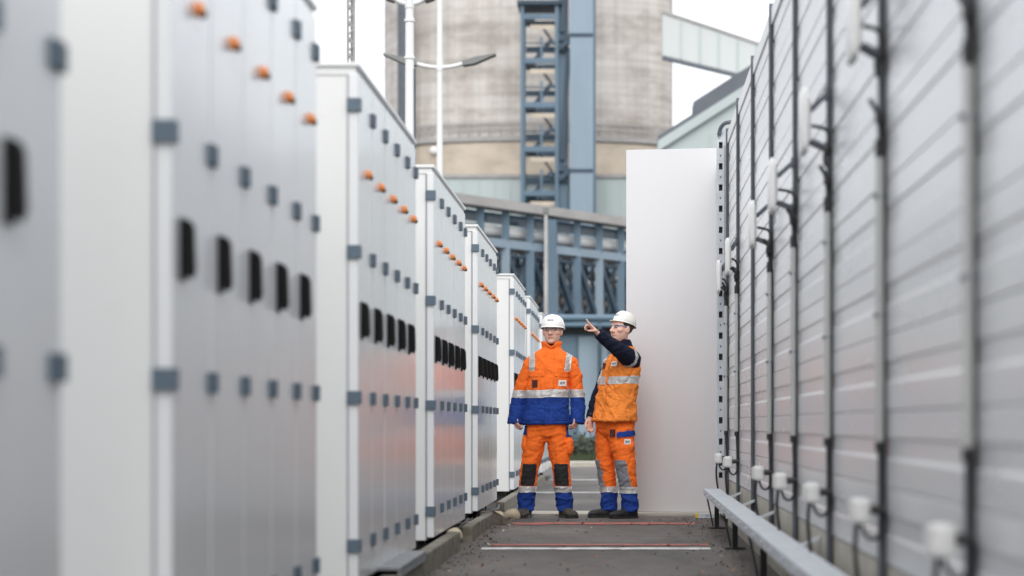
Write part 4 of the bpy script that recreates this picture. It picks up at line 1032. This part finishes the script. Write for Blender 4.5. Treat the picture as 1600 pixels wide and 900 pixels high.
    k.tube([(.070, 0, .90), (.086, 0, .74), (.104, 0, .60), (.122, -.006, .46), (.136, 0, .30), (.150, .006, .17), (.156, .0, .075), (.156, .0, .062)], [(.10, .108), (.100, .105), (.094, .098), (.082, .09), (.084, .09), (.080, .088), (.074, .082), (.072, .078)], 18, side=(1, 0, 0))
    k.ball((.195, -.03, .66), (.045, .06, .095), 14, 10); k.ball((-.222, -.02, .68), (.022, .05, .09), 14, 10)
    me = remesh(k, .0065, 4)
    f3 = folds(.007, 5, 8, 9); f4 = folds(.0035, 10, 18, 4)
    displace(me, lambda p, n_: f3(p, n_) * (1.5 if p.z < .24 else 1) + f4(p, n_))
    assign(me, ['orange_cloth', 'blue_cloth'], lambda c, n_: 1 if c.z < .236 else 0)
    K = obj('trousers', me, P)
    patch(me, 'reflective_band', 'reflective', K, lambda c, n_: .234 < c.z < .288 and c.x < -.03); patch(me, 'reflective_band', 'reflective', K, lambda c, n_: .234 < c.z < .290 and c.x > -.03)
    for s in (-1, 1):
        cx = lambda z: (-.190 + (z - .3) * .12) if s < 0 else (.130 + (z - .3) * -.06)
        patch(me, 'knee_patch', 'black_cloth', K, lambda c, n_: abs(c.x - cx(c.z)) < .062 and .296 < c.z < .50 and n_.y < .05 and (c.x < -.03) == (s < 0), .005)
    patch(me, 'pocket_flap', 'blue_cloth', K, lambda c, n_: c.x > .165 and .745 < c.z < .85 and n_.y < .5, .009); patch(me, 'pocket_flap', 'blue_cloth', K, lambda c, n_: c.x < -.19 and .765 < c.z < .85 and n_.y < .5, .009)
    add_boot(P, (-.207, -.0), (-.22, -1), .275, 'boot_dusty'); add_boot(P, (.158, -.0), (.42, -1), .275, 'boot_dusty')
worker_a()

# ---- right worker: body turned left, left arm raised and pointing
def worker_b():
    P = thing('person', 'worker in orange vest over navy sleeves pointing left with a raised arm', 'person', (-.077, 18.92, 0), 0, 'workers standing in the lane')
    A_ = R(50); F = Vector((-math.sin(A_), -math.cos(A_), 0)); Lt = Vector((math.cos(A_), -math.sin(A_), 0))
    hy = R(-49)
    T = Matrix.Translation((.050, -.01, 1.750)) @ Matrix.Rotation(hy, 4, 'Z') @ Matrix.Rotation(R(-5), 4, 'X') @ Matrix.Scale(1.07, 4)
    def rg(f, l, z, rx, ry, cx=0): q = F * f + Lt * l; return (q.x + cx, q.y, z, rx, ry)
    b = MB(); add_head(b, T); add_neck(b, (.080, .0, 1.46), (.058, -.0, 1.685), .054)
    b.rings([rg(0, 0, .82, .15, .10, -.01), rg(0, 0, 1.0, .155, .105, 0), rg(0, 0, 1.2, .15, .105, .02), rg(0, 0, 1.38, .165, .105, .05), rg(0, 0, 1.46, .15, .09, .065), rg(0, 0, 1.52, .09, .07, .08)], 20, yaw=A_)
    b.tube([(.05, -.07, .88), (.095, -.085, .47), (.125, -.075, .10), (.125, -.075, .03)], [.085, .055, .042, .035], 12)
    b.tube([(-.06, .07, .88), (-.085, .075, .47), (-.052, .08, .10), (-.052, .08, .03)], [.085, .055, .042, .035], 12)
    b.tube([(.14, -.10, 1.44), (.025, -.34, 1.545), (-.155, -.45, 1.685)], [.052, .042, .03], 12)
    b.tube([(-.05, .12, 1.43), (-.15, .12, 1.17), (-.230, .03, .93)], [.05, .042, .03], 12)
    # pointing hand: index straight, the rest closed
    wr = Vector((-.165, -.455, 1.692)); d = Vector((-.075, -.02, .075)).normalized(); n_ = Vector((-.55, -.15, -.6))
    add_hand(b, wr, d, n_, (-.10, 1.15, 1.25, 1.3), hand=1, thumb=(.7, .2), spread=.02)
    add_hand(b, (-.236, .02, .915), (-.08, -.1, -1), (.3, -.5, 0), (.8, .9, .95, 1.0), hand=1, thumb=(.5, .2))
    me = remesh(b, .0045, 2, .4); assign(me, ['skin', 'lip', 'stubble', 'eye', 'hair'], face_mat(T)); obj('body', me, P)
    add_hair(P, T, -.062); add_glasses(P, T, 'frame_blue'); add_helmet(P, T @ Matrix.Scale(.85, 4) @ Matrix.Translation((0, .018, .004)) @ Matrix.Rotation(R(-12), 4, 'X'), 'helmet_cream', True)
    # navy sweater
    s = MB()
    s.rings([rg(0, 0, .93, .17, .12, -.01), rg(0, 0, 1.2, .165, .118, .02), rg(0, 0, 1.40, .175, .118, .052), rg(0, 0, 1.48, .155, .10, .068), rg(0, 0, 1.54, .105, .08, .08), rg(.0, 0, 1.60, .070, .068, .084), rg(.01, 0, 1.645, .066, .064, .080)], 28, yaw=A_)
    s.tube([(.10, -.05, 1.46), (.145, -.12, 1.455), (.095, -.22, 1.49), (.025, -.34, 1.545), (-.06, -.40, 1.61), (-.150, -.448, 1.682), (-.158, -.452, 1.688)], [.08, .090, .082, .068, .060, .052, .046], 18)
    s.tube([(-.03, .10, 1.45), (-.055, .14, 1.41), (-.10, .14, 1.30), (-.150, .12, 1.17), (-.195, .08, 1.05), (-.230, .03, .925)], [.06, .066, .060, .056, .052, .045], 16)
    me = remesh(s, .0065, 4); f1 = folds(.007, 9, 11, 3); displace(me, f1); assign(me, ['navy_cloth'], lambda c, n_: 0); S = obj('sweater', me, P)
    ax = (Vector((.025, -.34, 1.545)) - Vector((.145, -.12, 1.455))); al = ax.length; ax.normalize(); o_ = Vector((.145, -.12, 1.455))
    patch(me, 'sleeve_band', 'reflective', S, lambda c, n_: .035 < (c - o_).dot(ax) < .085 and (c - o_ - ax * (c - o_).dot(ax)).length < .115 and c.y < -.10 and n_.dot(ax) > -.8, .004)
    MB().tube([(-.226, .042, .955), (-.231, .032, .925)], .045, 14).build('wrist_watch', 'black', P)
    # vest
    v = MB()
    v.rings([rg(.01, 0, .895, .232, .180, -.014), rg(.01, 0, .93, .232, .178, -.012), rg(.008, 0, 1.02, .213, .162, .0), rg(.004, 0, 1.15, .206, .152, .016), rg(0, 0, 1.27, .210, .148, .030), rg(-.004, 0, 1.38, .210, .142, .046), rg(-.006, 0, 1.45, .190, .128, .060), rg(-.008, 0, 1.51, .150, .105, .072), rg(-.006, 0, 1.555, .108, .088, .080), rg(0, 0, 1.585, .082, .078, .083)], 32, yaw=A_, power=2.3)
    me = remesh(v, .0065, 4); g1 = folds(.012, 6, 4, 12, tilt=.8); g2 = folds(.005, 13, 8, 6, tilt=.8)
    displace(me, lambda p, n_: (g1(p, n_) + g2(p, n_)) * (1 if p.z < 1.48 else .4)); assign(me, ['orange_vest'], lambda c, n_: 0); V = obj('vest', me, P)
    patch(me, 'reflective_band', 'reflective', V, lambda c, n_: 1.234 < c.z - .02 * (c.x) < 1.304, .004)
    zl = lambda c: (c - Vector((.05, 0, 0))).dot(Lt)
    patch(me, 'shoulder_stripe', 'reflective', V, lambda c, n_: -.155 < zl(c) < -.10 and c.z > 1.30 and n_.dot(F) > -.3, .004)
    patch(me, 'hem', 'orange_vest', V, lambda c, n_: c.z < .922, .006)
    patch(me, 'zip_placket', 'orange_vest', V, lambda c, n_: abs(zl(c) + .01) < .016 and .93 < c.z < 1.57 and n_.dot(F) > .3, .007)
    badge(me, V, -.012, 1.425, .060, .045, (-.6, -.8, 0)); badge(me, V, -.115, 1.41, .035, .055, (-.8, -.6, 0), part='dark_patch', m='maroon', text=False)
    ar = MB()                                                         # armhole binding round the raised shoulder
    c0 = Vector((.128, -.085, 1.455)); aa = (Lt * .75 + Vector((-.1, -.3, .12))).normalized(); e1 = aa.cross(Vector((0, 0, 1))).normalized(); e2 = aa.cross(e1)
    ar.tube([c0 + (e1 * math.cos(q) * .098 + e2 * math.sin(q) * .112) for q in [2 * math.pi * i / 28 for i in range(29)]], .009, 6); ar.build('armhole_binding', 'orange_vest', V, smooth=True)
    # trousers
    k = MB()
    k.rings([(.0, 0, .72, .09, .07), (-.005, 0, .79, .165, .125), (-.008, 0, .88, .19, .15), (-.005, 0, .98, .18, .145)], 24, yaw=A_ * .7, power=2.3)
    k.tube([(.045, -.06, .88), (.05, -.075, .76), (.058, -.085, .65), (.080, -.09, .55), (.096, -.09, .46), (.114, -.08, .31), (.128, -.074, .17), (.132, -.072, .075), (.132, -.072, .062)], [(.115, .11), (.118, .11), (.112, .105), (.100, .10), (.091, .095), (.082, .09), (.078, .086), (.076, .082), (.074, .078)], 18, side=(1, 0, 0))
    k.tube([(-.07, .06, .88), (-.085, .07, .76), (-.092, .075, .65), (-.095, .075, .55), (-.090, .075, .46), (-.072, .08, .31), (-.062, .084, .17), (-.060, .08, .075), (-.060, .08, .062)], [(.108, .11), (.102, .105), (.096, .10), (.088, .095), (.080, .09), (.077, .086), (.078, .084), (.076, .080), (.074, .076)], 18, side=(1, 0, 0))
    k.ball((.115, -.13, .66), (.06, .055, .09), 14, 10)
    me = remesh(k, .0065, 4); f3 = folds(.007, 5, 8, 19); f4 = folds(.0035, 10, 18, 14)
    displace(me, lambda p, n_: f3(p, n_) * (1.6 if p.z < .24 else 1) + f4(p, n_))
    assign(me, ['orange_cloth', 'blue_cloth'], lambda c, n_: 1 if c.z < .236 else 0); K = obj('trousers', me, P)
    near = lambda c: c.y < .0
    patch(me, 'reflective_band', 'reflective', K, lambda c, n_: .234 < c.z < .290 and near(c)); patch(me, 'reflective_band', 'reflective', K, lambda c, n_: .234 < c.z < .290 and not near(c))
    patch(me, 'knee_patch', 'grey_cloth', K, lambda c, n_: near(c) and .292 < c.z < .535 and -.010 + .20 * (.535 - c.z) < c.x < .092 + .21 * (.535 - c.z) and n_.y < .25, .006)
    patch(me, 'knee_patch', 'grey_cloth', K, lambda c, n_: not near(c) and .292 < c.z < .535 and c.x < -.092 + .12 * (.535 - c.z) and n_.y < .25, .006)
    patch(me, 'pocket_flap', 'blue_cloth', K, lambda c, n_: near(c) and .012 < c.x < .19 and .752 + .08 * (c.x - .1) < c.z < .802 + .12 * (c.x - .1) and n_.y < .3, .012)
    badge(me, K, .118, .705, .060, .048, (0, -1, 0)); badge(me, K, -.034, .772, .056, .066, (-.4, -.9, 0), part='dark_patch', m='maroon', text=False)
    add_boot(P, (.135, -.075), (-.85, -.55), .275, 'boot', .06); add_boot(P, (-.050, .08), (-1, -.22), .275, 'boot', .055)
worker_b()
